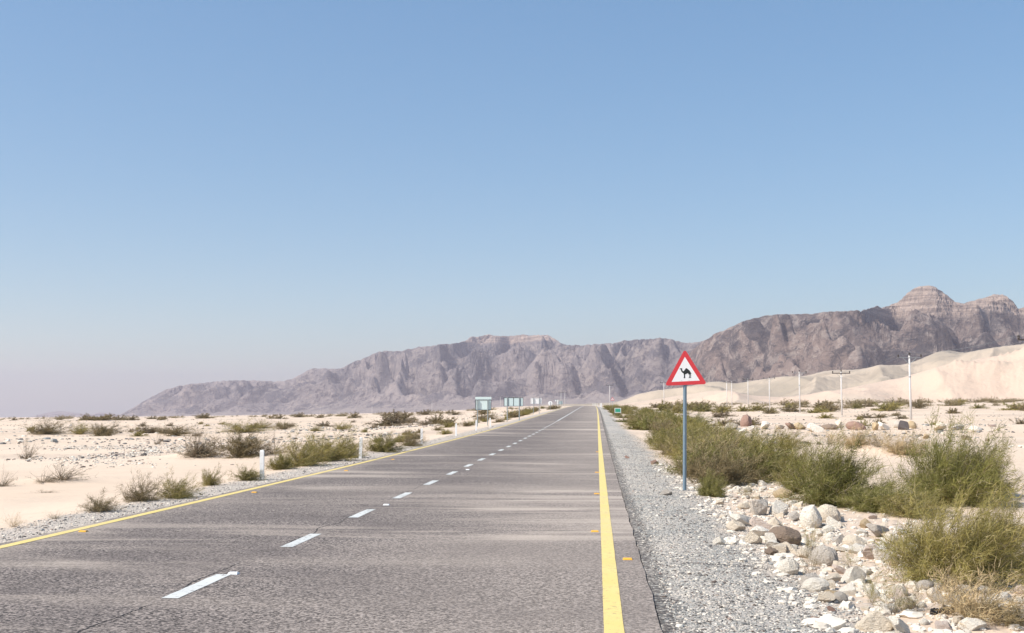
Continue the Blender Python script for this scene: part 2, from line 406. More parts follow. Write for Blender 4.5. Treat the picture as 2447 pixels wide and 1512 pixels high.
M_WSIGN = mat_simple('white_sign_film', (.86, .86, .85), .45, 0, .5, .05, 5, (.6, .58, .55))
M_BLK = mat_simple('black_film', (.018, .022, .022), .5, 0, .4, .15, 20, (.06, .06, .06))
M_STEEL = mat_simple('blue_grey_steel', (.17, .24, .30), .42, .2, .5, .4, 7, (.30, .33, .34))
M_SBACK = mat_simple('sign_back', (.44, .54, .55), .5, 0, .5, .12, 3, (.50, .58, .58))
M_SFR = mat_simple('sign_frame', (.30, .34, .35), .5, .2, .5, .3, 6, (.2, .2, .2))
M_SDK = mat_simple('dark_frame', (.06, .07, .075), .5, .1, .4, .2, 6, (.1, .1, .1))
M_CONC = mat_simple('pale_pole', (.66, .64, .62), .8, 0, .3, .35, 2, (.40, .37, .34))
M_IRON = mat_simple('dark_iron', (.05, .042, .040), .6, 0, .4, .2, 5, (.1, .08, .06))
M_GREEN = mat_simple('green_sign_film', (.02, .30, .19), .45, 0, .5, .15, 9, (.10, .34, .22))
M_AMB = mat_simple('amber_reflector', (.80, .42, .05), .35, 0, .5, .3, 30, (.45, .25, .08))
M_BAG = mat_simple('black_plastic', (.012, .012, .014), .35, 0, .5, .1, 20)

# ------------------------------------------------------------------ ground sheet (polar grid, fine in the view, coarse behind)
def build_ground():
    c = yaw
    fine = np.linspace(-math.radians(30), math.radians(30), 1100)-c
    rest = np.linspace(math.radians(30), math.radians(330), 140)[1:-1]-c
    az = np.concatenate([fine, rest]); na = len(az)
    rr = np.concatenate([[0.6, 1.5, 2.5, 3.5, 4.5, 5.2], np.geomspace(6, 700, 620), np.geomspace(700, 15500, 60)[1:]]); nr = len(rr)
    A, R = np.meshgrid(az, rr); X = R*np.sin(A); Y = R*np.cos(A)
    Z = terrain(X, Y)
    V = np.stack([X, Y, Z], -1).reshape(-1, 3)
    V = np.vstack([V, [[0, 0, float(terrain(0, 0))]]])
    i = np.arange(nr-1)[:, None]; j = np.arange(na)[None, :]; j2 = (j+1) % na
    q = np.stack([i*na+j, (i+1)*na+j, (i+1)*na+j2, i*na+j2], -1).reshape(-1, 4)[:, ::-1]
    jj = np.arange(na); t = np.stack([np.full(na, len(V)-1), (jj+1) % na, jj], -1)
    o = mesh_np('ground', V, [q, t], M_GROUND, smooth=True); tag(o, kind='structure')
build_ground()

# ------------------------------------------------------------------ road and painted lines
def stations(y0, y1):
    return np.unique(np.concatenate([np.arange(-20, 30, .5), np.arange(30, 120, 1.0), np.arange(120, 620, 4.0), [y0, y1]]))
ST = stations(-20, 616)
def rzl(y): return np.interp(y, ST, road_z(ST))
def sheet(name, xl, xr, y0, y1, lift, mat, raggedl=0, raggedr=0, skirt=0, seed=0, kind='structure', xs=None):
    ys = ST[(ST > y0) & (ST < y1)]; ys = np.unique(np.concatenate([[y0], ys, [y1]]))
    if raggedr or raggedl:
        ys = np.unique(np.concatenate([ys, np.arange(max(y0, 4)+.04, min(y1, 60), .08)]).round(3)); ys = ys[np.concatenate([[True], np.diff(ys) > .01])]
    cx = np.interp(ys, ST, road_x(ST)); z = rzl(ys)+lift
    L = xl+cx+raggedl*fbm(ys*2.2, ys*0+seed, 4, seed); R = xr+cx+raggedr*fbm(ys*.9, ys*0+seed+9, 3, seed+1)
    cols = [np.stack([L, ys, z], -1), np.stack([R, ys, z], -1)]
    if skirt:
        cols = [np.stack([L-.05, ys, z-skirt], -1)]+cols+[np.stack([R+.012, ys, z-skirt], -1)]
    V = np.concatenate(cols); n = len(ys); Fs = []
    for k in range(len(cols)-1):
        i = np.arange(n-1); Fs.append(np.stack([k*n+i, (k+1)*n+i, (k+1)*n+i+1, k*n+i+1], -1))
    o = mesh_np(name, V, [np.concatenate(Fs)], mat); tag(o, kind=kind); return o
sheet('road', AL, AE, -20, 600, 0, M_ASPH, .05, .022, .2, 3)
sheet('edge_line', XR-.075, XR+.075, -20, 560, .004, M_YEL, .004, .004, 0, 5)
sheet('edge_line', XL-.075, XL+.075, -20, 560, .004, M_YEL, .006, .006, 0, 8)
k = 0; y = 9.93-3.78*3
while y < 108:
    sheet('centre_dash', XC-.075, XC+.075, y, y+1.47, .004, M_WHT, .012, .012, 0, 20+k); y += 3.78; k += 1
sheet('centre_line', XC-.07, XC+.07, y, 560, .004, M_WHT)

# road studs
def stud(u, v, mat, label, w=.105):
    x, y, z, t = hit(u, v)
    z = float(rzl(y))
    d = ray(u, v); s = (z-CAMH)/d[2]; x, y = d[0]*s, d[1]*s
    e = empty('road_stud', (x, y, float(rzl(y))+.001)); tag(e, label, 'road stud', 'reflective road studs')
    b = MB(); n = 0
    V = [(-w/2, -.05, 0), (w/2, -.05, 0), (w/2, .05, 0), (-w/2, .05, 0), (-w*.42, -.022, .019), (w*.42, -.022, .019), (w*.42, .022, .019), (-w*.42, .022, .019)]
    b.V = V; b.F4 = [(4, 5, 6, 7), (0, 1, 5, 4), (1, 2, 6, 5), (2, 3, 7, 6), (3, 0, 4, 7)]
    b.build('stud_body', mat, e)
    l = MB(); l.V = [(-w*.38, -.0492, .004), (w*.38, -.0492, .004), (w*.36, -.0262, .0188), (-w*.36, -.0262, .0188)]; l.F4 = [(0, 1, 2, 3)]
    l.build('reflector', M_AMB if mat is M_AMB else M_WSIGN, e)
P = 2447/3758
for (u, v, l) in [(2303, 2053, 'amber road stud on the asphalt just right of the yellow line'), (2183, 1951, 'nearest amber road stud on the left side of the right yellow line'),
                  (2190, 1812, 'amber road stud beside the right yellow line, level with the third white dash'), (2191, 1733, 'amber road stud left of the right yellow line, level with the camel sign base'),
                  (2192, 1657, 'small amber stud far along the right yellow line'), (306, 1951, 'amber road stud on the left yellow line near the picture edge'),
                  (934, 1807, 'amber road stud on the left yellow line just before the first white post'), (1442, 1685, 'amber stud on the left yellow line beyond the second white post'),
                  (1271, 1727, 'amber stud on the left yellow line between the first and second white posts')]:
    stud(u*P, v*P, M_AMB, l)
for (u, v, l) in [(1418, 1853, 'white road stud between the third and fourth white dashes'), (1716, 1723, 'white road stud beyond the fifth white dash'), (857, 2106, 'white road stud just past the nearest white dash')]:
    stud(u*P, v*P, M_WSIGN, l, .10)

# ------------------------------------------------------------------ mountains and dunes
def range_mesh(name, mat, sky, foot, ridge, ncol, nrow, noise_fn, prof, back=1.5, zoff=-6, mode='rock', jag=0, cap=None):
    us = np.array([s[0] for s in sky], float); vs = np.array([s[1] for s in sky], float)
    u = np.linspace(us[0], us[-1], ncol); v = np.interp(u, us, vs)
    k = np.ones(5)/5; v = np.convolve(np.pad(v, 2, mode='edge'), k, 'valid')
    v = v + jag*fbm(u/14, u*0, 4, 77)*np.clip((985-v)/60, 0, 1)
    dirs = (RM @ np.stack([(u-CX)/F, -(v-CY)/F, -np.ones_like(u)])).T
    az = np.arctan2(dirs[:, 0], dirs[:, 1]); tanE = dirs[:, 2]/np.hypot(dirs[:, 0], dirs[:, 1])
    Rf = np.interp(u, [p[0] for p in foot], [p[1] for p in foot]); Rr = np.interp(u, [p[0] for p in ridge], [p[1] for p in ridge])
    def sm(a, w):
        kk = np.hanning(2*w+1); kk /= kk.sum(); return np.convolve(np.pad(a, w, mode='edge'), kk, 'valid')
    Rf = sm(Rf, 60); Rr = sm(Rr, 45); cw = 26
    s = np.concatenate([np.linspace(0, 1.25, int(nrow*.85)), np.linspace(1.25, back, nrow-int(nrow*.85)+1)[1:]])
    S, U = np.meshgrid(s, u); R = Rf[:, None]+(Rr-Rf)[:, None]*S; AZ = np.broadcast_to(az[:, None], R.shape)
    X = R*np.sin(AZ); Y = R*np.cos(AZ)
    H = (CAMH+tanE*Rr)[:, None]
    zf = terrain(Rf*np.sin(az), Rf*np.cos(az))[:, None]+zoff
    p = prof(S)
    Z = zf+(H-zf)*p + noise_fn(X, Y, S, H-zf, U)
    Rh = R
    el = ((Z-CAMH)/Rh); mx = el.max(1)
    if mode != 'rock': Z = Z+sm(tanE-mx, cw)[:, None]*Rh*np.clip(p, 0, 1)
    el = ((Z-CAMH)/Rh); 
    def ridge_limit(Z):
        kq = .0013; q = (tanE[:, None]-(Z-CAMH)/Rh)/kq
        return np.where(S > .45, CAMH+(tanE[:, None]+kq*.8-kq*np.logaddexp(0, q))*Rh, Z) if kq else Z
    if mode == 'rock':                        # let steep faces crumble into scree slopes
        dr_ = np.diff(R, axis=1); da = np.hypot(np.diff(X, axis=0), np.diff(Y, axis=0))
        T = .46+.50*sstep(-.05, .4, vnoise(X/190, Y/170, 66))
        for it in range(45):
            d = np.diff(Z, axis=0); lim = T[1:]*da; e_ = np.sign(d)*np.clip(np.abs(d)-lim, 0, None)*.24
            Z[1:] -= e_; Z[:-1] += e_
            d = np.diff(Z, axis=1); lim = T[:, 1:]*dr_; e_ = np.sign(d)*np.clip(np.abs(d)-lim, 0, None)*.24
            Z[:, 1:] -= e_; Z[:, :-1] += e_
        rug = (sstep(.66, 1.0, T)*.75+.25)*(.25+.75*sstep(.15, .55, S))
        Z = Z+(H-zf)*.042*rug*np.clip(S*4, 0, 1)*((ridged((X+.4*Y)/62, (Y-.4*X)/50, 4, 303, .62)-.8)*1.3+(ridged((X-.6*Y)/27, (Y+.5*X)/22, 3, 313, .6)-.8)*.55)
        lift = np.clip(tanE-((Z-CAMH)/Rh).max(1), 0, None)
        Z = Z+sm(lift, 5)[:, None]*Rh*np.exp(-((S-1)/.16)**2)
    Z = ridge_limit(Z)
    if cap:                                   # level ledges in the cap rock
        st = 15.0; zz = Z+9*vnoise(X/160, Y/160, 88)+5*vnoise(X/45, Y/45, 89)
        fr = (zz-cap)/st; fl = np.floor(fr); q = fr-fl; led = (fl+sstep(.15, .65, q)-fr)*st
        Z = Z+led*sstep(cap-6, cap+12, Z)*sstep(-.25, .2, vnoise(X/130, Y/130, 91)+.12)
        Z = ridge_limit(Z)
    V = np.stack([X, Y, Z], -1).reshape(-1, 3); nr = len(s)
    i = np.arange(ncol-1)[:, None]; j = np.arange(nr-1)[None, :]
    q = np.stack([i*nr+j, (i+1)*nr+j, (i+1)*nr+j+1, i*nr+j+1], -1).reshape(-1, 4)
    o = mesh_np(name, V, [q], mat, smooth=(mode != 'rock')); tag(o, kind='structure'); return o
def prof_rock(S):
    up = np.clip(S, 0, 1); a = .68*up+.32*np.sin(up*np.pi/2)
    return np.where(S <= 1, a, np.clip(1-(S-1)*1.1, .2, 1))
def prof_dune(S):
    up = np.clip(S, 0, 1); return np.where(S <= 1, up*up*(3-2*up)*.6+up*.4, np.clip(1-(S-1)*1.2, -.1, 1))
def rock_noise(seed, wl, amp, cap=None):
    def f(X, Y, S, H, U):
        n1 = vnoise(X/900, Y/900, seed+1); n2 = vnoise(X/900+7, Y/900, seed+3); n3 = vnoise(X/260, Y/200, seed+6); n4 = vnoise(X/260+5, Y/200, seed+7)
        sk = np.clip(S, 0, 1)*(Y.max()-Y.min())*.20
        wx = X+330*n1+95*n3+n2*sk*2.2; wy = Y*1.1+330*n2+95*n4
        big = ridged((wx+.5*wy)/wl, (wy-.4*wx)/(wl*1.0), 3, seed, .55)-1.25
        med = ridged((wx+.55*wy)/(wl*.36), (wy-.3*wx)/(wl*.34), 5, seed+5, .6)-1.15
        med2 = ridged((wx-.7*wy)/(wl*.22), (wy+.3*wx)/(wl*.24), 4, seed+15, .6)-1.15
        fine = ridged(wx/(wl*.07), wy/(wl*.06), 4, seed+9, .65)-.8
        sel = sstep(-.25, .3, vnoise(X/500, Y/350, seed+20))
        env = sstep(.04, .45, S)*np.clip(1.06-np.clip(S, 0, 1)**6, 0.06, 1)
        return H*env*amp*(1.7*big+.62*(med*sel+med2*(1-sel))+.14*fine)
    return f
def dune_noise(seed, wl, amp):
    def f(X, Y, S, H, U):
        wx = X+wl*.4*vnoise(X/wl/1.5, Y/wl/1.5, seed+1)
        n = ridged(wx/wl, Y/(wl*1.4), 2, seed, .4)-.6 + .05*fbm(X/(wl*.08), Y/(wl*.08), 3, seed+4)
        return H*np.clip(S*2.5, 0, 1)*np.clip(1.1-np.clip(S, 0, 1)**2, .05, 1)*amp*n
    return f
SKY1 = [(215, 1003), (285, 991), (300, 985), (330, 968), (360, 950), (390, 935), (420, 925), (455, 918), (500, 914), (530, 910), (560, 910), (600, 909), (640, 911), (670, 912), (690, 907), (705, 904), (720, 893), (740, 883), (760, 880), (790, 882), (815, 881), (830, 873), (850, 863), (880, 852), (900, 843), (920, 838), (945, 840), (970, 836), (1000, 830), (1050, 824), (1090, 820), (1110, 815), (1125, 806), (1150, 804), (1165, 800), (1190, 804), (1215, 803), (1250, 801), (1300, 802), (1312, 802), (1325, 810), (1340, 820), (1360, 825), (1390, 825), (1420, 823), (1450, 820), (1470, 820), (1500, 813), (1540, 811), (1570, 809), (1590, 808), (1610, 813), (1640, 820), (1680, 815), (1720, 818), (1800, 840), (1900, 870), (2050, 900)]
SKY2 = [(1540, 975), (1580, 940), (1620, 885), (1650, 840), (1680, 815), (1700, 806), (1705, 798), (1730, 790), (1750, 780), (1775, 768), (1800, 761), (1830, 755), (1860, 752), (1900, 751), (1940, 750), (1970, 746), (2000, 744), (2040, 742), (2070, 741), (2085, 735), (2097, 731), (2105, 736), (2120, 733), (2150, 720), (2170, 700), (2185, 690), (2200, 684), (2222, 682), (2240, 690), (2260, 703), (2280, 720), (2300, 727), (2330, 717), (2350, 713), (2375, 704), (2395, 704), (2410, 712), (2425, 725), (2432, 740), (2440, 738), (2447, 735), (2500, 720), (2560, 742), (2700, 705), (2850, 760), (3100, 800), (3500, 900)]
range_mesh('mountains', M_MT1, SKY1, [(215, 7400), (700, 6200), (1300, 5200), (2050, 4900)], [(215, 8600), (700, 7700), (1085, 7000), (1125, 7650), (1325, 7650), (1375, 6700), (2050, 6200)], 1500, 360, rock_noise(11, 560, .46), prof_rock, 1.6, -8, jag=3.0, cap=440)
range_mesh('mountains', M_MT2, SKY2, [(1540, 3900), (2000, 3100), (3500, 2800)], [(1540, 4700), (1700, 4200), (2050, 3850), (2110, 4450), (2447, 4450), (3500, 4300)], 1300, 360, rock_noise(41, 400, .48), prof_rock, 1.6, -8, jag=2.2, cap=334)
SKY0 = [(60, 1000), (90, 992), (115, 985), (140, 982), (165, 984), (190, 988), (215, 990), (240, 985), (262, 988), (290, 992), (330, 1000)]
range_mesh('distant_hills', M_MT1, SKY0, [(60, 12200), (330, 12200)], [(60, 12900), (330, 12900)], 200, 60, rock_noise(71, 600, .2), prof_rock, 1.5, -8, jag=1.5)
DS1 = [(1250, 975), (1300, 968), (1355, 965.5), (1434, 964), (1470, 961), (1496, 954), (1525, 941), (1557, 935), (1598, 931), (1656, 921), (1686, 914), (1715, 912), (1759, 917), (1816, 909), (1866, 901), (1924, 898), (1970, 887), (1989, 884.5), (2032, 885), (2076, 881), (2104, 873), (2155, 872.6), (2186, 864), (2217, 852), (2241, 842), (2266, 839), (2294, 843), (2340, 839), (2402, 828), (2447, 822), (2550, 805), (2700, 790), (3000, 800), (3400, 850)]
range_mesh('dunes', M_DUNE1, DS1, [(1250, 1300), (1600, 1250), (3400, 1150)], [(1250, 2100), (1600, 1900), (2447, 2100), (3400, 2200)], 900, 150, dune_noise(5, 240, .62), prof_dune, 1.6, -4, 'dune', jag=.8)
DS2 = [(1440, 972), (1500, 964), (1560, 955), (1620, 946), (1690, 936), (1740, 934), (1800, 945), (1860, 949), (1930, 944), (2000, 932), (2041, 925), (2100, 913), (2150, 905), (2200, 891), (2250, 877), (2279, 869), (2320, 861), (2371, 853), (2410, 850), (2447, 847), (2550, 835), (2700, 840), (3000, 850), (3400, 880)]
range_mesh('dunes', M_DUNE2, DS2, [(1440, 1060), (2000, 860), (3400, 800)], [(1440, 1230), (1740, 1200), (2100, 1250), (2447, 1500), (3400, 1500)], 900, 150, dune_noise(25, 200, .85), prof_dune, 1.6, -3, 'dune', jag=.4)

# ------------------------------------------------------------------ camel warning sign
def sign_camel():
    base = hit(1636.5, 1172)
    bx, by, bz, t = base; D = depth_of(bx, by, bz)
    s = 142/1190*D/(F/P)/1.0          # metres per crop unit
    s = (142.0/1190.0)*D/(F/P)
    e = empty('camel_sign', (bx, by, bz), math.radians(2))
    tag(e, 'red and white triangular camel warning sign on a blue grey post at the gravel edge', 'road sign')
    H = D*(1800-1414)/(F/P)
    ox = (2519-2513)/(F/P)*D-832*s; oz = H+1210*s
    T = lambda a, b: (ox+a*s, oz-b*s)
    def rounded(pts, r, n=6):
        out = []; L = len(pts)
        for i in range(L):
            p = Vector(pts[i]); a = (Vector(pts[i-1])-p).normalized(); b = (Vector(pts[(i+1) % L])-p).normalized()
            ang = math.acos(max(-1, min(1, a.dot(b)))); d = r/math.tan(ang/2)
            c = p+(a+b).normalized()*(r/math.sin(ang/2)); s0 = p+a*d; s1 = p+b*d
            a0 = math.atan2(*(s0-c).yx); a1 = math.atan2(*(s1-c).yx)
            da = (a1-a0+math.pi) % (2*math.pi)-math.pi
            for k in range(n+1): q = a0+da*k/n; out.append((c.x+r*math.cos(q), c.y+r*math.sin(q)))
        return out
    outer = rounded([(832, 95), (198, 1228), (1502, 1182)], 52)
    inner = [(832, 336), (412, 1113), (1282, 1072)]
    tr = lambda ps: [T(*p) for p in ps]
    bk = MB(); bk.prism(tr(outer)[::-1], -.003, .0); bk.build('sign_plate', M_SBACK, e)
    bd = MB(); bd.prism(tr(outer)[::-1], -.0062, -.0032, [tr(inner)]); bd.build('red_border', M_RED, e)
    wi = MB(); wi.prism(tr(inner)[::-1], -.0058, -.0032); wi.build('white_panel', M_WSIGN, e)
    camel = [(660, 705), (690, 690), (722, 692), (735, 686), (745, 692), (740, 715), (746, 745), (770, 785), (790, 778), (805, 762), (820, 745), (845, 705), (860, 690), (874, 686), (900, 700), (940, 735), (975, 765), (995, 805), (1015, 835), (1033, 858), (1010, 852), (1006, 870), (1013, 900), (1004, 955), (1020, 984), (988, 986), (990, 955), (994, 900), (984, 868), (974, 880), (979, 920), (975, 958), (980, 986), (938, 990), (952, 968), (962, 940), (960, 900), (945, 880), (925, 850), (912, 840), (880, 860), (845, 872), (831, 880), (832, 960), (837, 998), (782, 992), (792, 972), (798, 930), (790, 870), (785, 850), (745, 825), (715, 785), (703, 740), (700, 718), (675, 722)]
    cm = MB(); cm.prism(tr(camel)[::-1], -.0082, -.0060); cm.build('camel_symbol', M_BLK, e)
    for (a, b) in ((720, 1069), (951, 1063)):
        r = MB(); c = T(a, b); r.tube([(c[0], -.0095, c[1]), (c[0], -.0059, c[1])], .0062, 8); r.build('bolt', M_SFR, e)
    for (a, b, q) in ((828, 243, 11), (948, 428, 12), (712, 440, 12), (628, 530, 9), (1160, 1165, 13), (1010, 560, 9), (1212, 1171, 9)):
        c = T(a, b); r = MB(); r.tube([(c[0], -.0072, c[1]), (c[0], -.0063, c[1])], q*s*.75, 7); r.build('rust_spot', mspot, e)
    ps = MB(); r = .039
    lean = (2519-2513)/(F/P)*D
    ps.tube([(-.012, .045, -.5), (0, .045, 0), (lean, .045, H), (lean*1.25, .045, H+.48)], r, 20)
    ps.build('post', M_STEEL, e, True)
    for zz in (H+.12, H+.36):
        cl = MB(); cl.box(lean-.055, lean+.06, .001, .088, zz-.015, zz+.015); cl.build('clamp', M_SFR, e)
    return bx, by
mspot = mat_simple('rust', (.25, .03, .03), .7)
SGX, SGY = sign_camel()

# ------------------------------------------------------------------ other signs
M_SBK2 = mat_simple('pale_sign_back', (.66, .78, .76), .5, 0, .5, .12, 3, (.56, .66, .65))
def board(u0, u1, v0, v1, D, legs, vleg, label, frame, rot, top_band=False, mid=False, back=None, name='sign_board'):
    """sign seen from behind: u/v in the photograph's own pixels"""
    fp = F/P
    uc = (u0+u1)/2*P; x, y, z = at_depth(uc, vleg*P, D)
    g = float(terrain(x, y)); e = empty(name, (x, y, g), rot); tag(e, label, 'road sign')
    w = (u1-u0)*D/fp/math.cos(rot)/2; _, _, zt = at_depth(uc, v0*P, D); _, _, zb = at_depth(uc, v1*P, D); zt -= g; zb -= g
    p = MB(); p.box(-w, w, 0, .012, zb, zt); p.build('panel', back or M_SBACK, e)
    f = MB(); q = .035; ft = zt-(.2*(zt-zb) if top_band else 0)
    f.box(-w, -w+q, -.03, -.003, zb, ft); f.box(w-q, w, -.03, -.003, zb, ft); f.box(-w+q, w-q, -.03, -.003, ft-q, ft); f.box(-w+q, w-q, -.03, -.003, zb, zb+q)
    if mid: f.box(-.02, .02, -.03, -.003, zb+q, ft-q)
    f.build('frame', frame, e)
    for lu in legs:
        lx = ((lu-(u0+u1)/2)*D/fp)/math.cos(rot); l = MB(); l.box(lx-.035, lx+.035, -.12, -.032, -.6, ft+(.02 if mid else 0)); l.build('leg', M_SFR, e)
    return e
board(1744, 1803, 1456, 1504.6, 93, (1752.5, 1790), 1567, 'pale green back of a tall sign board with two posts, nearest of the boards', M_SDK, math.radians(4), top_band=True, back=M_SBK2)
board(1848, 1921, 1458, 1490.5, 115, (1862, 1907), 1552, 'wide grey back of a sign board with dark frame and centre bar, second board', M_SDK, math.radians(-14), mid=True)
board(1947, 1988, 1459.5, 1481, 163, (1957.5, 1979), 1523, 'white framed small rectangular sign board seen from behind, third along left roadside', M_POST, math.radians(3), back=M_WSIGN)
def round_sign(u, v, r, D, vleg, label, name='round_sign'):
    fp = F/P; x, y, z = at_depth(u*P, vleg*P, D); g = float(terrain(x, y)); e = empty(name, (x, y, g)); tag(e, label, 'road sign')
    _, _, zc = at_depth(u*P, v*P, D); zc -= g; R = r*D/fp
    p = MB(); p.tube([(0, 0, zc), (0, .012, zc)], R, 28); p.build('disc', M_WSIGN, e)
    l = MB(); l.tube([(0, -.045, -.5), (0, -.045, zc+R*.6)], .035, 8); l.build('post', M_SFR, e)
round_sign(2019.5, 1479, 8, 215, 1506, 'pale round sign seen from behind on a thin post by left roadside')
def cluster():
    D = 285; fp = F/P
    for (u0, u1, v0, v1, dd, lab, leg) in ((2036, 2043.5, 1466.5, 1473, 300, 'tiny square sign back, farthest left of the distant cluster', 2042), (2043, 2053, 1466, 1484, 296, 'tall narrow pale sign back in the middle of the distant cluster', 2048), (2052, 2065, 1471, 1483.5, 285, 'wide blue grey sign back on dark post at right of the distant cluster', 2059)):
        board(u0, u1, v0, v1, dd, (leg,), 1500, lab, M_SFR, 0, back=M_WSIGN if leg != 2059 else M_SBACK, name='small_sign')
cluster()
def warn_small():
    D = 255; fp = F/P; x, y, z = at_depth(2248*P, 1500*P, D); g = float(terrain(x, y)); e = empty('warning_sign', (x, y, g)); tag(e, 'small distant red edged triangle warning sign right of the road', 'road sign')
    _, _, za = at_depth(2247*P, 1456*P, D); _, _, zb = at_depth(2247*P, 1469*P, D); za -= g; zb -= g; w = 6.7*D/fp
    T = [(-w, zb), (w, zb), (0, za)]; cz = zb+(za-zb)/3
    sc = lambda k: [(p[0]*k, cz+(p[1]-cz)*k) for p in T]
    b = MB(); b.prism(T, 0, .01); b.build('sign_plate', M_RED, e)
    b = MB(); b.prism(sc(.66), -.006, -.002); b.build('white_panel', M_WSIGN, e)
    b = MB(); b.prism([(-.06, cz-.10), (.02, cz-.12), (.09, cz-.02), (.03, cz+.03), (-.02, cz+.16), (-.08, cz+.12), (-.02, cz-.02)], -.012, -.008); b.build('bend_symbol', M_BLK, e)
    l = MB(); l.tube([(0, .05, -.8), (0, .05, za-.15)], .035, 8); l.build('post', M_SFR, e)
warn_small()
def green_sign():
    D = 150; fp = F/P; x, y, z = at_depth(2267.5*P, 1520*P, D); g = float(terrain(x, y)); e = empty('green_sign', (x, y, g)); tag(e, 'small green sign with pale border standing in the roadside shrubs', 'road sign')
    _, _, za = at_depth(2267*P, 1497*P, D); _, _, zb = at_depth(2267*P, 1514*P, D); za -= g; zb -= g; w = 11.5*D/fp
    b = MB(); b.box(-w, w, 0, .012, zb, za); b.build('panel', M_WSIGN, e)
    b = MB(); b.box(-w+.06, w-.06, -.006, -.002, zb+.06, za-.06); b.build('green_field', M_GREEN, e)
    t = MB(); H = za-zb                                  # two pale blocks of unreadable lettering, upper line and lower line
    for i, (a, bb, c) in enumerate(((-.24, -.04, .68), (.05, .25, .68), (-.22, -.06, .30), (.06, .22, .30))):
        t.box(a, bb, -.010, -.0065, zb+H*c-.018, zb+H*c+.018)
    t.build('lettering', mat_simple('pale_green_text', (.25, .52, .42), .5), e)
    for s in (-1, 1):
        l = MB(); l.box(s*(w-.03)-.03, s*(w-.03)+.03, .015, .07, -.6, za); l.build('leg', M_SFR, e)
green_sign()

# ------------------------------------------------------------------ white delineator posts
def post_proto():
    e = empty('marker_post', (0, 0, 0)); b = MB(); w = .048; h = .71
    b.V = [(-w, -.03, -.3), (w, -.03, -.3), (w, .03, -.3), (-w, .03, -.3), (-w, -.03, h-.03), (w, -.03, h-.03), (w, .03, h-.03), (-w, .03, h-.03), (-w*.7, -.02, h), (w*.7, -.02, h), (w*.7, .02, h), (-w*.7, .02, h)]
    b.F4 = [(0, 1, 5, 4), (1, 2, 6, 5), (2, 3, 7, 6), (3, 0, 4, 7), (4, 5, 9, 8), (5, 6, 10, 9), (6, 7, 11, 10), (7, 4, 8, 11), (8, 9, 10, 11)]
    b.build('post_body', M_POST, e)
    r = MB(); r.box(.0 - .025, .025, .0305, .0345, h-.17, h-.09); r.build('reflector', M_AMB, e)
    return e
pp = post_proto()
ordn = ['nearest white marker post beside the left gravel strip', 'second white marker post along the left roadside, by olive bushes', 'third white marker post along the left roadside', 'fourth white marker post, left of the sign board legs', 'fifth white marker post, just in front of the nearest board leg', 'sixth white marker post, just right of the nearest board']
for i, (u, D) in enumerate([(628.5, 27.6), (862, 38.9), (1008, 52.5), (1090, 65.3), (1138, 76.5), (1171.5, 87)]):
    o = pp if i == 0 else copy_tree(pp)
    x, y, z = at_depth(u, 1000, D); o.location = (x, y, float(terrain(x, y))); o.rotation_euler = (random.uniform(-.02, .02), random.uniform(-.02, .02), 0)
    if i == 1: o.rotation_euler[1] = .03
    tag(o, ordn[i], 'marker post', 'white marker posts along the road')
for i, u in enumerate((1417, 1420, 1423.5, 1427, 1430, 1433, 1436.5)):
    D = 395+i*5-max(0, i-3)*22; x, y, z = at_depth(u, 970, D); o = copy_tree(pp); x = max(x, road_x(y)+AE+.9+i*.1) if i > 3 else x
    o.location = (x, y, float(max(terrain(x, y), road_z(y)))); o.scale = (1.5, 1.5, 1.3)
    tag(o, 'tiny pale marker post in the row at the far end of the road', 'marker post', 'tiny marker posts at the far road end')
x, y, z = at_depth(1436.8, 975, 300); o = copy_tree(pp); o.location = (x, y, float(terrain(x, y))); o.scale = (2, 2, 1.3)
tag(o, 'pale distant marker post at the right edge of the road end', 'marker post', 'white marker posts along the road')

# ------------------------------------------------------------------ power poles
WIRE = []
def pole(u, v0, v1, D, arm, label, double=0, show_arm=True):
    fp = F/P; x, y, z0 = at_depth(u*P, v1*P, D); _, _, z1 = at_depth(u*P, v0*P, D); g = float(terrain(x, y)); h = z1-g
    rz = math.atan2(-x, y)*.3; e = empty('power_pole', (x, y, g), rz); tag(e, label, 'power pole', 'power poles crossing the plain')
    offs = [0] if not double else [-double/2, double/2]
    for o_ in offs:
        b = MB(); b.tube([(o_, 0, -1), (o_, 0, h*.55), (o_, 0, h)], [.17, .14, .11], 12); b.build('shaft', M_CONC, e, True)
        if h > 9 and not double and D < 300: b = MB(); b.tube([(o_, 0, h*.66), (o_, 0, h*.675)], .19, 12); b.build('band', M_SFR, e)
    if show_arm:
        b = MB(); b.box(-arm/2, arm/2, -.23, -.115, h-.42, h-.26); b.build('crossarm', M_IRON, e)
    else:
        b = MB(); b.box(-arm/2, arm/2, -.16, -.115, h-.32, h-.27); b.build('crossarm', M_SFR, e)
    if not double:
        for s in (-1, 1):
            b = MB(); b.tube([(s*.1, -.15, h-1.2), (s*arm*.27, -.15, h-.36)], .03, 6); b.build('brace', M_SFR, e)
    pts = [(-arm/2+.12, h-.26), (0, h if not double else h-.26), (arm/2-.12, h-.26)]
    for (a, b_) in pts:
        i = MB(); i.tube([(a, -.17, b_-.02), (a, -.17, b_+.10), (a, -.17, b_+.2), (a, -.17, b_+.3), (a, -.17, b_+.42)], [.06, .13, .09, .14, .05], 8); i.build('insulator', M_IRON, e)
    ca, sa = math.cos(rz), math.sin(rz)
    WIRE.append([(x+a*ca+.17*sa, y+a*sa-.17*ca, g+b_+.42) for a, b_ in pts])
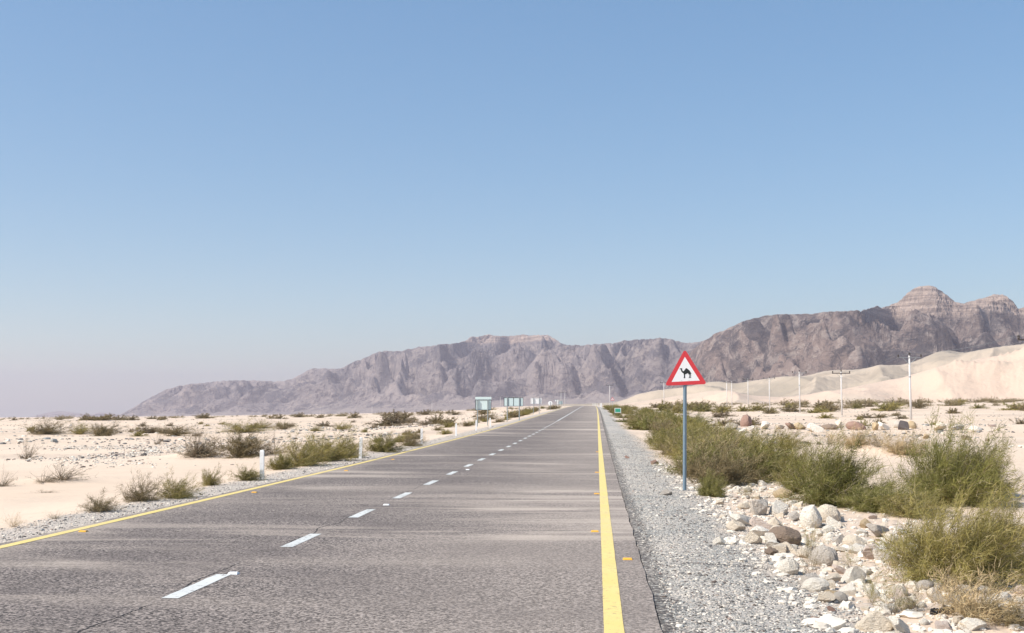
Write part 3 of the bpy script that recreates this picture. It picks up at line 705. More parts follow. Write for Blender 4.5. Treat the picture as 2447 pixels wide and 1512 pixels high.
PLS = [(3810, 1232, 1600, 118, 3.4, 'power pole just past the right picture edge, only its insulator showing', 0, True),
       (3344, 1303, 1557, 165, 3.4, 'tallest nearest power pole rising above the boulders on the right', 0, False),
       (3090, 1363, 1518, 235, 3.6, 'power pole with dark crossarm and braces, second from the right', 0, True),
       (2936, 1363, 1516, 272, 3.4, 'slim power pole third from the right, before the pale hills', 0, False),
       (2825, 1386, 1503, 345, 3.4, 'power pole fourth from the right, left of a bushy patch', 0, False),
       (2746, 1388, 1484, 430, 3.9, 'power pole with dark crossarm, just right of the twin pole', 0, True),
       (2677, 1398, 1480, 480, 4.4, 'twin legged power pole with one crossarm right of the camel sign', 2.05, True),
       (2437, 1401, 1491, 520, 3.2, 'power pole immediately left of the camel sign post', 0, True),
       (2238, 1411, 1490, 600, 3.8, 'power pole right of the road beside the small triangle sign', 0, True),
       (2066, 1438, 1492, 820, 6.2, 'twin legged power pole left of the road above the sign cluster', 2.7, True),
       (1836, 1453, 1493, 1050, 5.0, 'far power pole between the first and second sign boards', 0, True),
       (1585, 1474, 1511, 1200, 4.0, 'far power pole left of the sign boards', 0, True),
       (1365, 1486, 1514, 1500, 3.0, 'faint far power pole standing on the left plain', 0, True),
       (1180, 1490, 1514, 1750, 8.5, 'faint twin legged power pole, farthest left on the plain', 4.2, True)]
for p in PLS: pole(*p)
for k, nm in enumerate(('left side', 'middle', 'right side')):
    b = MB()
    for a, c in zip(WIRE[:-1], WIRE[1:]):
        A = Vector(a[k]); B = Vector(c[k]); L = (A-B).length
        b.tube([A.lerp(B, t)-Vector((0, 0, min(2.2, L*.012)*4*t*(1-t))) for t in np.linspace(0, 1, 9)], .006, 4, cap=False)
    o = b.build('power_cable', M_SFR); tag(o, 'thin %s cable strung between the power poles' % nm, 'cable', 'cables between the power poles')

# ------------------------------------------------------------------ bushes (many thin twigs)
def ribbons(P0, DIR, LEN, W, curl, seg=3, rng=None, wind=(0, 0, 0), droop=0.0):
    n = len(P0); pts = []; p = P0.copy(); d = DIR.copy()
    side = rng.normal(size=(n, 3)); side -= d*np.sum(side*d, 1)[:, None]; side /= np.linalg.norm(side, axis=1)[:, None]+1e-9
    cv = rng.normal(size=(n, 3))*curl+np.array(wind)+np.array([0, 0, -droop])
    V = []
    for k in range(seg+1):
        w = W*(1-.75*k/seg)
        V.append(p-side*w[:, None]/2); V.append(p+side*w[:, None]/2)
        p = p+d*(LEN/seg)[:, None]; d = d+cv/seg; d /= np.linalg.norm(d, axis=1)[:, None]
    V = np.stack(V, 1)
    base = (np.arange(n)*(2*seg+2))[:, None]
    Fs = np.concatenate([base+np.array([2*k, 2*k+1, 2*k+3, 2*k+2])[None] for k in range(seg)])
    return V.reshape(-1, 3), Fs, 2*seg+2
def unit(a): return a/(np.linalg.norm(a, axis=1)[:, None]+1e-9)
def bush_proto(seed, nb, nt, w=.0045, wind=.35, spread=1.25, tl=(.12, .30), stems=True, seg=3, low=.0, bw=.012, shag=.8, flat=1.0, curl=.9):
    """unit bush: about 1 m tall and 1.5 m across; returns (foliage mesh, branch mesh)"""
    r = np.random.default_rng(seed)
    th = r.uniform(0, 2*np.pi, nb); ph = np.arccos(np.clip(1-r.uniform(0, 1, nb)*spread*.72, -.2, 1))
    d = np.stack([np.sin(ph)*np.cos(th), np.sin(ph)*np.sin(th), np.cos(ph)], 1)
    L = (.62+.33*r.random(nb))*(1-.14*np.sin(2*th+seed)-.12*np.sin(3*th+seed*2))
    p0 = np.stack([r.normal(0, .07, nb), r.normal(0, .07, nb), np.zeros(nb)-.03], 1)
    S = 7; ts = np.linspace(0, 1, S)
    bend = r.normal(0, .2, (nb, 3)); W3 = np.array([wind, wind*.15, 0])
    def pt(i, s):
        s = s[:, None]
        return p0[i]+d[i]*L[i][:, None]*s*flat+bend[i]*s**2+W3*.42*s**2+np.array([0, 0, .16])*s*(1-s)
    def tan(i, s): return unit(pt(i, s+.02)-pt(i, s-.02))
    # branches
    V = []; Fs = []; T = []
    ii = np.repeat(np.arange(nb), S); ss = np.tile(ts, nb); P_ = pt(ii, ss).reshape(nb, S, 3)
    for off in (0, 1):
        sd = r.normal(size=(nb, 3)); sd = unit(sd-d*np.sum(sd*d, 1)[:, None])
        ww = (bw*(1-.8*ts))[None, :, None]
        A = P_-sd[:, None]*ww/2; B = P_+sd[:, None]*ww/2
        v = np.stack([A, B], 2).reshape(-1, 3); base = (np.arange(nb)*S*2)[:, None]+sum(len(q) for q in V)
        V.append(v); T.append(np.repeat(r.random(nb), S*2))
        Fs.append(np.concatenate([base+np.array([2*k, 2*k+1, 2*k+3, 2*k+2])[None] for k in range(S-1)]))
    br = mesh_np('branches', np.concatenate(V), [np.concatenate(Fs)], M_WOOD, tint=np.concatenate(T), link=False)
    # twigs in clusters along the branches
    i = r.integers(0, nb, nt); s = low+(1.04-low)*r.random(nt)**.62
    P0 = pt(i, s)+r.normal(0, .030, (nt, 3)); up = np.array([0, 0, .22])
    D = unit(tan(i, s)*.8+r.normal(0, shag, (nt, 3))+up+W3*.9)
    LEN = r.uniform(tl[0], tl[1], nt)
    P0[:, 2] = np.maximum(P0[:, 2], -.02)
    v, f, c = ribbons(P0, D, LEN, np.full(nt, w)*r.uniform(.7, 1.4, nt), curl, seg, r, (wind*.5, 0, 0), .15)
    tb = r.random(nb)
    tint = np.clip(.55*tb[i]+.45*r.random(nt), 0, 1)
    tint = np.where(r.random(nt) < .10, .95, tint*.85)
    fo = mesh_np('twigs', v, [f], M_FOL, tint=np.repeat(tint, c), link=False)
    return fo, br
PROTO = {}
def proto(key, *a, **k): PROTO[key] = bush_proto(*a, **k)
for i in range(3): proto('near%d' % i, 100+i, 200, 25000, w=.0055, wind=.34, tl=(.08, .24))
for i in range(4): proto('green%d' % i, 110+i, 90, 6500, w=.0085, wind=.38, tl=(.10, .26))
for i in range(3): proto('thin%d' % i, 120+i, 34, 900, w=.005, wind=.20, spread=.8, tl=(.08, .2), low=.25, bw=.008)
for i in range(3): proto('dry%d' % i, 130+i, 80, 3200, w=.009, wind=.3, tl=(.12, .30), bw=.010, shag=.7)
for i in range(2): proto('dead%d' % i, 140+i, 50, 520, w=.011, wind=.4, spread=1.35, tl=(.10, .26), bw=.024, shag=.9, low=.2)
for i in range(3): proto('far%d' % i, 150+i, 36, 2000, w=.030, wind=.25, spread=1.3, tl=(.12, .26), seg=2, bw=.02)
for i in range(2): proto('tuft%d' % i, 160+i, 60, 600, w=.006, wind=.25, spread=.75, tl=(.15, .34), shag=.3, bw=.006)
NBUSH = [0]; HALF = []
OL = (.190, .176, .055); OL2 = (.250, .222, .078); OLG = (.165, .166, .050); GB = (.19, .155, .085); TAN = (.46, .365, .225); GREY = (.20, .165, .12)
def place_bush(kind, x, y, z, w, h, col, label, group, name='desert_bush', cat='bush', rz=None, small=False, dpt=None):
    fo, br = PROTO[kind]
    rz = random.uniform(-.45, .45) if rz is None else rz
    if random.random() < .3 and rz is None: rz += 0
    sx = w/1.5; sy = (dpt or w)/1.5; sz = h/.95
    kk = random.uniform(.9, 1.12); col = tuple(q*kk for q in col)+(1,)
    if small:
        o = fo.copy(); o.name = name; C.objects.link(o); o.location = (x, y, z); o.scale = (sx, sy, sz); o.rotation_euler = (0, 0, rz); o.color = col
        tag(o, label, cat, group); return o
    e = empty(name, (x, y, z), rz); e.scale = (sx, sy, sz); tag(e, label, cat, group)
    for src in (fo, br):
        c = src.copy(); C.objects.link(c); c.parent = e; c.color = col
    NBUSH[0] += 1
    return e
def bush_px(kind, uc, vb, wpx, hpx, col, label, group=None, dz=0, ux=0, **k):
    x, y, z, t = hit(uc, vb); D = depth_of(x, y, z)
    return place_bush(kind, x, y, z-.02+dz, wpx*D/F, hpx*D/F, col, label, group, **k)

# right foreground
G1 = 'windblown bushes among the rocks on the right'
bush_px('near0', 2268, 1398, 262, 206, OL2, 'large yellow green bush over the rocks in the bottom right corner', G1, rz=.1)
bush_px('near1', 2385, 1365, 150, 150, OL, 'rounded olive bush at the right picture edge beside the large corner bush', G1, rz=-.3)
bush_px('near2', 2275, 1203, 205, 178, OLG, 'tallest dark olive bush on a sand mound at the right', G1, rz=.2)
bush_px('near1', 2245, 1195, 120, 80, OL, 'olive bush low on the left flank of the tallest right bush', G1, rz=-.1)
bush_px('near0', 2345, 1182, 90, 110, OL, 'feathery olive bush on the right flank of the tallest right bush', G1, rz=.3)
bush_px('near1', 1990, 1208, 200, 140, OLG, 'broad green bush directly behind the biggest pale boulders', G1, rz=.0)
bush_px('near2', 1925, 1175, 130, 105, OL, 'olive bush left of the broad green bush behind the boulders', G1, rz=.4)
bush_px('near0', 2105, 1222, 170, 66, OLG, 'low green bush sprawling right behind the pale boulders', G1, rz=.05)
bush_px('green1', 2170, 1235, 150, 60, OL2, 'low sprawling yellow green bush between boulders and the tallest bush', G1)
bush_px('thin2', 2110, 1180, 110, 75, OLG, 'sparse green bush on the sand mound between the two big green bushes', G1)
bush_px('green0', 1855, 1128, 120, 95, OL, 'olive bush right of the sign post in the middle of the shrub band', G1)
bush_px('green3', 1790, 1122, 130, 92, OL2, 'pale olive bush just right of the camel sign post', G1)
bush_px('dry0', 1700, 1132, 120, 80, TAN, 'straw coloured dry bush immediately behind the camel sign post', G1)
bush_px('dry1', 1655, 1142, 75, 70, GB, 'brown olive bush at the foot of the camel sign post', G1)
bush_px('near2', 1697, 1186, 62, 56, OLG, 'small green bush beside the base of the camel sign', G1)
bush_px('thin1', 1790, 1192, 62, 42, OL2, 'small wispy green bush among stones right of the sign base', G1)
bush_px('green2', 1880, 1072, 60, 50, OL2, 'olive bush at the right end of the shrub band behind the sign', G1)
bush_px('thin0', 1938, 1322, 80, 92, OL2, 'wispy yellow green plant growing in front of the brown boulder', G1)
bush_px('thin2', 1935, 1378, 70, 110, GB, 'thin bare twigged plant beside the round pale boulder at the gravel edge', G1)
bush_px('thin1', 2035, 1358, 66, 58, OL2, 'small wispy plant in the middle of the rock field', G1)
bush_px('thin2', 2130, 1468, 130, 110, OL, 'tall wispy green plant at the bottom beside the corner bush', G1)
bush_px('thin0', 2085, 1440, 80, 100, OL2, 'slender wispy plant leaning over rocks near the bottom', G1)
bush_px('thin1', 2190, 1462, 110, 70, GB, 'sparse brown green plant left of the dry corner twigs', G1)
bush_px('dry2', 2320, 1475, 190, 110, TAN, 'dry straw bush with bare fanning twigs in the bottom right corner', G1, rz=0)
bush_px('dry0', 2410, 1492, 130, 70, GB, 'low dry tangled bush at the very bottom right corner', G1)
bush_px('dead0', 2270, 1420, 120, 80, TAN, 'bare straw twigs standing below the large corner bush', G1)
bush_px('thin0', 1818, 1222, 40, 34, OL2, 'tiny green sprig in front of the tall split boulder', G1)
# dry grasses on the mound at the right
G2 = 'dry tufts on the sand mound at right'
for (u, v, w, h, kd, c, l) in [(1985, 1062, 80, 42, 'tuft0', TAN, 'straw tuft at the left end of the dry row'), (2040, 1066, 90, 46, 'dry1', TAN, 'straw tuft near the middle of the dry row'), (2100, 1068, 90, 50, 'tuft1', GB, 'brownish tuft right of the middle of the dry row'),
                               (2150, 1086, 100, 52, 'dry2', TAN, 'widest tan tuft at the right end of the dry row'), (2185, 1088, 60, 42, 'dead1', TAN, 'bare tan twigs at the far right tip of the dry row')]:
    bush_px(kd, u, v, w, h, c, l+' on the sand mound', G2, name='dry_tuft')
# shrub band along the right roadside, receding
def band(side, n, y0, y1, xa, xb, lab, hmin, hmax, cols, kinds, group):
    for i in range(n):
        f = (i+random.random()*.8)/n; y = y0*(y1/y0)**f
        x = random.uniform(xa(y), xb(y))+float(road_x(y))
        h = random.uniform(hmin, hmax)*(1-.1*f)*(.62 if side < 0 and y < 125 else 1); w = h*random.uniform(1.5, 2.1)
        if side > 0 and 60 < y < 152 and abs(x/y-.018) < .014: h *= .38
        if side < 0 and 80 < y < 93 and random.random() < .6: continue
        g = float(terrain(x, y)); far = y > 70
        kd = random.choice(kinds) if y < 75 else random.choice(['green0', 'green1', 'green2', 'far0', 'far1'])
        place_bush(kd, x, y, g-.03, w, h, random.choice(cols), lab(y, x), group, small=y > 75, dpt=w*1.2)
def labR(y, x):
    s = 'left edge' if x < 3.6 else ('middle' if x < 6 else 'outer edge')
    z = 'just behind camel sign' if y < 34 else ('metres behind camel sign' if y < 50 else ('between camel and green signs' if y < 90 else ('around the green sign' if y < 175 else 'beyond the green sign')))
    return 'olive bush at %s of right shrub band, %s' % (s, z)
band(1, 42, 27, 75, lambda y: 2.55, lambda y: 3.7+.095*(y-27), labR, .75, 1.02, [OL, OL, OL2, OLG, GB], ['green0', 'green1', 'green2', 'green3', 'dry1'], 'bushes in the right roadside band')
band(1, 62, 75, 340, lambda y: 2.3, lambda y: 6.8+y*.015, labR, .8, 1.15, [OL, OL, OL2, OLG, GB], ['green0'], 'bushes in the right roadside band')

# left roadside
G3 = 'bushes along the left roadside'
for (u, v, w, h, kd, c, l) in [(235, 1222, 85, 44, 'dry0', GB, 'olive brown tuft on the sand beside the left gravel strip'), (132, 1240, 44, 20, 'tuft1', GB, 'tiny brown tuft at the gravel edge near the lower left'), (32, 1259, 52, 34, 'tuft0', TAN, 'sparse golden grass tuft at the left picture edge'),
                               (338, 1197, 92, 62, 'dry1', GB, 'tall brown olive tuft left in the pair on the sand'), (415, 1190, 92, 48, 'green1', OL2, 'green bush right in the pair on the left sand'), (500, 1160, 44, 44, 'green2', OL2, 'small upright green bush standing alone before the nearest white post'),
                               (590, 1148, 66, 36, 'green0', OL, 'low green bush just left of the nearest white post'), (668, 1122, 70, 42, 'green3', OL, 'olive bush right behind the nearest white post'), (715, 1114, 110, 62, 'green1', OL2, 'left part bush of the long green clump beyond the nearest post'),
                               (778, 1102, 120, 70, 'green2', OL2, 'tallest bush in the long green clump left of the second white post'), (824, 1094, 70, 54, 'green0', OL2, 'right end bush of the long green clump at the second post'), (916, 1080, 88, 46, 'green3', OL, 'rounded olive bush right of the second white post'),
                               (978, 1066, 56, 26, 'green1', GB, 'low olive bush left of the third white post')]:
    bush_px(kd, u, v, w, h, c, l, G3)
G4 = 'dead and dry bushes on the left sand'
for (u, v, w, h, kd, c, l) in [(65, 1097, 44, 52, 'dead0', GREY, 'bare upright dead shrub on the stony sand at far left'), (105, 1152, 80, 26, 'dead1', GREY, 'low bare dead twigs at the left of a sand hump'), (150, 1146, 90, 46, 'dead0', GREY, 'bare dead shrub topping the sand hump on the left'),
                               (6, 1162, 48, 40, 'dead1', GREY, 'dead brown shrub cut by the left picture edge'), (475, 1092, 120, 62, 'dead0', GREY, 'large leafless grey shrub left in the trio of big left bushes'), (478, 1090, 90, 50, 'dry1', GREY, 'grey twiggy growth inside the large leafless shrub'),
                               (578, 1092, 115, 68, 'green0', GB, 'large grey green bush in the middle of the big left trio'), (655, 1084, 90, 46, 'dead1', (.40, .34, .27), 'pale bleached dead shrub right in the big left trio'), (105, 1177, 60, 10, 'dead0', GREY, 'flat strip of dead twigs on the lower left sand'),
                               (375, 1062, 30, 26, 'dead1', GREY, 'small bare shrub above the stony patch on the left')]:
    bush_px(kd, u, v, w, h, c, l, G4)
G5 = 'scrub bushes scattered on the left plain'
for (u, v, w, h, l) in [(112, 1037, 90, 36, 'dark olive bush at the far left on the pale plain'), (190, 1037, 50, 26, 'left bush of the pair in the mid left plain'), (245, 1037, 66, 28, 'right bush of the pair in the mid left plain'),
                        (355, 1035, 80, 20, 'long low bush in the middle row of the left plain'), (420, 1036, 90, 22, 'right part of the long low bush row on the left plain'), (580, 1033, 110, 28, 'wide olive bush behind the big grey trio'), (625, 1024, 60, 20, 'bush behind right of the wide olive bush'),
                        (675, 1026, 40, 20, 'small bush right of the wide olive bush'), (755, 1030, 30, 14, 'small round bush on the sand left of the second post'), (815, 1026, 44, 17, 'low bush above the second white post'), (935, 1018, 100, 30, 'wide brown bush left above the third white post'),
                        (965, 1010, 60, 22, 'bush overlapping right behind the wide brown bush'), (1045, 1012, 40, 22, 'brown bush above the third and fourth posts'), (242, 1004, 40, 13, 'dark dense bush standing on the left horizon'), (210, 1004, 44, 10, 'pale bush left of the dark horizon bush')]:
    x, y, z, t = hit(u, v); D = depth_of(x, y, z)
    place_bush(random.choice(['dry0', 'dry1', 'green2', 'green0', 'dry2']) if v > 1022 else random.choice(['far0', 'far1', 'far2']), x, y, z-.03, w*D/F, h*D/F, random.choice([GB, GB, OL2, GREY]), l, G5, small=v <= 1022)
def labL(y, x):
    z = 'around the third and fourth white posts' if y < 72 else ('below the nearest sign board' if y < 105 else ('between the first and third sign boards' if y < 170 else 'beyond the third sign board'))
    return 'olive roadside bush on the left %s' % z
band(-1, 38, 56, 300, lambda y: -9.0-2.5-y*.01, lambda y: -9.1, labL, .55, .95, [OL, GB, GB, OL2], ['green0', 'green3', 'dry1'], 'bushes in the left roadside band')
# far scrub, left and right plains
def scatter(n, u0, u1, d0, d1, group, fn, hmin=.5, hmax=1.1, cols=(GB, GREY, OL2), p=1.0):
    for i in range(n):
        u = random.uniform(u0, u1); D = d0*(d1/d0)**(random.random()**p); x, y, z = at_depth(u, 985, D)
        if abs(x-float(road_x(y))+3.4) < 8.5: continue
        h = random.uniform(hmin, hmax)*(1+.35*sstep(150, 600, D)); w = h*random.uniform(1.5, 3.2)
        place_bush(random.choice(['far0', 'far1', 'far2']), x, y, float(terrain(x, y))-.05, w, h, random.choice(cols), fn(u, D), group, small=True)
fl = lambda u, D: 'brown scrub %s on left plain, %s' % ('near the left edge' if u < 300 else ('below the long mountain slope' if u < 760 else 'towards the sign boards'), 'along the horizon' if D > 330 else ('in the far field' if D > 150 else 'in the middle field'))
fr = lambda u, D: 'olive brown scrub on right plain, %s, %s' % ('left of the twin pole' if u < 1740 else ('between the poles' if u < 2180 else 'right of the tallest pole'), 'below the dunes' if D > 330 else ('in the far field' if D > 180 else 'in the middle field'))
scatter(26, -20, 1150, 80, 230, 'far scrub on the left plain', fl, .3, .75)
scatter(30, -20, 1180, 280, 480, 'far scrub on the left plain', fl, .9, 1.6, (GB, GB, OL2), .8)
scatter(20, 1680, 2500, 105, 230, 'far scrub on the right plain', fr, .5, 1.0)
scatter(40, 1560, 2500, 230, 420, 'far scrub on the right plain', fr, 1.0, 2.2, (GB, OL2, OL, GB), .8)
def scrub_mass(spec):
    VV = []; FF = []; TT = []; n0 = 0; k = 0
    for (n, u0, u1, d0, d1, h0, h1) in spec:
        for i in range(n):
            D = d0*(d1/d0)**random.random(); x, y, z = at_depth(random.uniform(u0, u1), 985, D)
            if abs(x-float(road_x(y))+3.4) < 9: continue
            me = PROTO['far%d' % (k % 3)][0].data; k += 1
            v = np.empty(len(me.vertices)*3, np.float32); me.vertices.foreach_get('co', v); v = v.reshape(-1, 3)[:6*900]
            t = np.empty(len(me.vertices), np.float32); me.attributes['tint'].data.foreach_get('value', t); t = t[:6*900]
            h = random.uniform(h0, h1); w = h*random.uniform(1.8, 4)/1.5
            VV.append(v*np.array([w, w*.6, h/.95])+np.array([x, y, float(terrain(x, y))-.05])); TT.append(t)
            b = (np.arange(900)*6)[:, None]+n0; FF.append(np.concatenate([b+np.array([0, 1, 3, 2]), b+np.array([2, 3, 5, 4])])); n0 += len(v)
    o = mesh_np('scrub', np.concatenate(VV), [np.concatenate(FF)], M_FOL, tint=np.concatenate(TT)); o.color = (.22, .185, .105, 1)
    tag(o, 'brown desert scrub dotting the far plain along the horizon', 'scrub', kind='stuff')
scrub_mass([(90, -20, 1180, 450, 1300, .9, 2.0), (100, 1560, 2500, 380, 900, 1.0, 2.6), (14, 1180, 1420, 420, 800, .5, 1.1)])
for fo, br in PROTO.values():
    pass

# ------------------------------------------------------------------ rocks
def ico(sub):
    t = (1+5**.5)/2
    V = [Vector(v).normalized() for v in [(-1, t, 0), (1, t, 0), (-1, -t, 0), (1, -t, 0), (0, -1, t), (0, 1, t), (0, -1, -t), (0, 1, -t), (t, 0, -1), (t, 0, 1), (-t, 0, -1), (-t, 0, 1)]]
    Fc = [(0, 11, 5), (0, 5, 1), (0, 1, 7), (0, 7, 10), (0, 10, 11), (1, 5, 9), (5, 11, 4), (11, 10, 2), (10, 7, 6), (7, 1, 8), (3, 9, 4), (3, 4, 2), (3, 2, 6), (3, 6, 8), (3, 8, 9), (4, 9, 5), (2, 4, 11), (6, 2, 10), (8, 6, 7), (9, 8, 1)]
    for _ in range(sub):
        c = {}; nf = []
        def mid(a, b):
            k = (min(a, b), max(a, b))
            if k not in c: c[k] = len(V); V.append(((V[a]+V[b])/2).normalized())
            return c[k]
        for a, b, d in Fc:
            x, y, z = mid(a, b), mid(b, d), mid(d, a); nf += [(a, x, z), (b, y, x), (d, z, y), (x, y, z)]
        Fc = nf
    return np.array([tuple(v) for v in V]), np.array(Fc)
ICO4 = ico(4); ICO3 = ico(3); ICO0 = ico(0); ICO1 = ico(1)
def rock_mesh(seed, sharp=.5, base=ICO4, smooth=True):
    r = np.random.default_rng(seed); V = base[0].copy()
    for k in range(int(9+4*sharp)):
        n = unit(r.normal(size=(1, 3)))[0]; d = r.uniform(.32, .78) if sharp > .4 else r.uniform(.78, .99)
        s = V@n; over = np.clip(s-d, 0, None); V = V-over[:, None]*n[None]*(.96 if sharp > .4 else .75)
    V = V/np.abs(V).max(0)*.9
    q = V*1.7+seed
    nz = fbm(q[:, 0]+q[:, 2]*.7, q[:, 1]-q[:, 2]*.6, 4, seed)
    nz2 = fbm(q[:, 0]*4+q[:, 2]*3, q[:, 1]*4-q[:, 2]*2.6, 3, seed+3)
    V = V*(1+.10*nz[:, None]+.035*nz2[:, None])
    o = mesh_np('rock', V, [base[1]], M_ROCK, link=False, smooth=smooth)
    try:
        o.data.set_sharp_from_angle(angle=math.radians(28))
    except Exception: pass
    return o
ROCKS = [rock_mesh(200+i, .8 if i % 3 else .2) for i in range(12)]
RSM = [rock_mesh(300+i, .8 if i % 3 else .2, ICO3, False) for i in range(8)]
WH = (.86, .79, .68); CR = (.78, .67, .53); GY = (.56, .50, .43); BR = (.30, .225, .17); RD = (.34, .22, .175); PK = (.72, .59, .50); OC = (.56, .43, .27); DK = (.11, .095, .095)
def rock(x, y, z, w, h, d, col, label, cat='rock', group='rocks beside the right gravel shoulder', src=None, rz=None, tilt=.25, name='rock', sink=.42):
    s = random.choice(src or RSM); o = s.copy(); o.name = name; C.objects.link(o)
    o.scale = (w/2/.88, d/2/.88, h/2/.80*(1+sink*.6)); o.location = (x, y, z+h/2*(1-sink*.8))
    o.rotation_euler = (random.uniform(-tilt, tilt), random.uniform(-tilt, tilt), random.uniform(-.6, .6) if rz is None else rz)
    kk = random.uniform(.9, 1.06); o.color = tuple(max(.01, c*kk) for c in col)+(1,)
    tag(o, label, cat, group); return o
PLACED = []
def rock_px(u, vb, w, h, col, label, idx=None, tilt=.25, name='rock'):
    x, y, z, t = hit(u, vb); D = depth_of(x, y, z)
    W = w*D/F; H = h*D/F; dd = (W+H)/2
    o = rock(x, y+dd*.35, z, W, H, dd, col, label, src=[ROCKS[idx]] if idx is not None else ROCKS, tilt=tilt, name=name); PLACED.append((x, y+dd*.35, W/2)); return o
R_ = [(1815, 1232, 46, 52, GY, 'upright split grey boulder standing tall in the rock pile', 1), (1862, 1232, 58, 34, WH, 'white wedge boulder right of the upright split boulder', 2), (1778, 1258, 62, 34, WH, 'white angular boulder at the left of the pile', 4), (1820, 1268, 52, 34, PK, 'pinkish block below the upright boulder', 5),
      (1855, 1262, 40, 26, CR, 'cream stone below the white wedge boulder', 7), (1760, 1270, 50, 24, CR, 'low cream stone at the left front of the pile', 8), (1810, 1285, 66, 26, WH, 'long white flat slab across the pile front', 10), (1942, 1262, 50, 54, WH, 'biggest rounded white boulder, standing high', 0),
      (1982, 1248, 62, 40, CR, 'long cream boulder right behind the biggest white boulder', 3), (1996, 1262, 38, 28, WH, 'white stone right of the biggest boulder', 5), (1902, 1245, 36, 24, GY, 'grey brown stone between wedge boulder and biggest boulder', 7), (2105, 1285, 62, 38, GY, 'grey fronted white boulder under the low green bush', 4),
      (2075, 1262, 34, 22, OC, 'orange ochre stone near the grey fronted boulder', 8), (1876, 1302, 80, 42, BR, 'large rough brown boulder low in the pile', 6), (1800, 1300, 44, 30, CR, 'cream blocky stone left of the rough brown boulder', 2), (1840, 1302, 40, 28, WH, 'white stone touching the left of the brown boulder', 11),
      (1843, 1312, 46, 20, WH, 'bright white wedge at the gravel edge under the brown boulder', 10), (1893, 1322, 46, 24, CR, 'cream stone directly below the rough brown boulder', 5), (1845, 1327, 36, 18, BR, 'flat brown stone at the gravel edge', 8), (1722, 1302, 32, 20, WH, 'lone white stone lying on the gravel', 7),
      (1886, 1373, 54, 38, WH, 'round pale boulder at the gravel edge casting a shadow', 0), (1972, 1352, 68, 44, GY, 'pale grey domed boulder behind the bare twigged plant', 3), (1952, 1414, 64, 30, WH, 'smooth pale loaf shaped stone at the gravel edge', 9), (1930, 1400, 70, 22, GY, 'mossy grey flat slab behind the loaf shaped stone', 10),
      (1990, 1395, 50, 26, CR, 'cream stone right behind the loaf shaped stone', 1), (2045, 1395, 64, 42, WH, 'white faceted block in the lower rock field', 2), (2010, 1372, 40, 22, PK, 'pink stone above the white faceted block', 4), (1970, 1440, 56, 24, CR, 'broken cream stone left in the lower front row', 11),
      (2010, 1440, 40, 24, GY, 'grey green rounded stone in the lower front row', 3), (1995, 1428, 44, 20, OC, 'ochre cracked stone above the lower front row', 5), (2045, 1310, 56, 30, CR, 'yellowish cream boulder in the middle of the field', 6), (2080, 1338, 60, 34, PK, 'pale pink slab left of the corner bush', 10),
      (2118, 1345, 56, 50, WH, 'tall white boulder leaning against the corner bush', 1), (2060, 1325, 60, 26, WH, 'long white stone above the pink slab', 8), (2130, 1300, 34, 30, CR, 'cream stone at the left foot of the corner bush', 7), (2010, 1300, 40, 22, GY, 'small grey stone left of the yellowish boulder', 2),
      (2218, 1390, 60, 26, WH, 'white stone in the shade below the corner bush', 4), (2215, 1415, 46, 26, GY, 'grey stone below the corner bush', 9), (2240, 1440, 50, 34, CR, 'cream block under the corner bush stems', 5), (2150, 1425, 46, 24, CR, 'cream stone between the wispy plants', 6),
      (2100, 1512, 92, 50, CR, 'large cream wedge boulder at the bottom edge', 2), (2155, 1520, 56, 46, WH, 'white pointed boulder right at the bottom edge', 4), (2295, 1495, 38, 28, CR, 'cream stone with a dark hollow at the bottom right', 1), (2330, 1510, 70, 28, WH, 'white stone cut by the bottom edge at right', 8), (2262, 1508, 50, 22, PK, 'pink stone at the bottom edge at right', 7),
      (1700, 1175, 44, 22, BR, 'red brown boulder right of the small bush by the sign', 6), (1872, 1190, 46, 22, OC, 'ochre stone under the broad green bush', 3), (1725, 1145, 40, 18, WH, 'white stone behind the red brown boulder', 5), (1565, 1110, 24, 12, RD, 'small red brown stone on the left gravel margin', 7),
      (1500, 1095, 14, 6, RD, 'tiny red stone out on the gravel', 5), (1592, 1183, 30, 13, GY, 'grey pointed stone left of the camel sign base', 2), (1945, 1488, 46, 12, RD, 'flat red brown slab on the gravel at the bottom', 10), (1985, 1500, 42, 20, OC, 'ochre slab beside the red brown slab at the bottom', 9), (1468, 1335, 9, 10, RD, 'small dark red pebble on the gravel', 3), (1990, 1462, 24, 12, RD, 'orange pebble at the foot of the pile', 5)]
for a in R_: rock_px(*a)
# medium stones filling the rock field
def place_ok(x, y, r):
    for (a, b, q) in PLACED:
        if (a-x)**2+(b-y)**2 < (.66*(q+r))**2: return False
    return True
cnt = 0
cn = {WH: 'white', CR: 'cream', GY: 'grey', PK: 'pinkish', BR: 'brown', RD: 'red brown', OC: 'ochre'}
for tries in range(4000):
    if cnt >= 215: break
    y = 9*(34/9)**random.random(); x = random.gauss(3.0+.015*y, .85)
    if x < 1.75+.5*vnoise(y*.6, 3.3, 2)+.25 or x > 5.2: continue
    big = random.random()
    w = random.uniform(.07, .13) if big < .6 else random.uniform(.13, .22)
    if not place_ok(x, y, w/2): continue
    col = random.choice([WH, WH, WH, WH, WH, CR, CR, CR, CR, PK, GY, OC])
    zone = 'near the sign base' if y > 19 else ('in the upper pile' if y > 15 else ('in the middle of the rock field' if y > 11.5 else 'near the bottom of the picture'))
    rock(x, y, float(terrain(x, y)), w, w*random.uniform(.35, .65), w*random.uniform(.8, 1.1), col, '%s %s stone filling gaps between boulders %s' % ('small' if w < .13 else 'medium', cn[col], zone)); PLACED.append((x, y, w/2)); cnt += 1
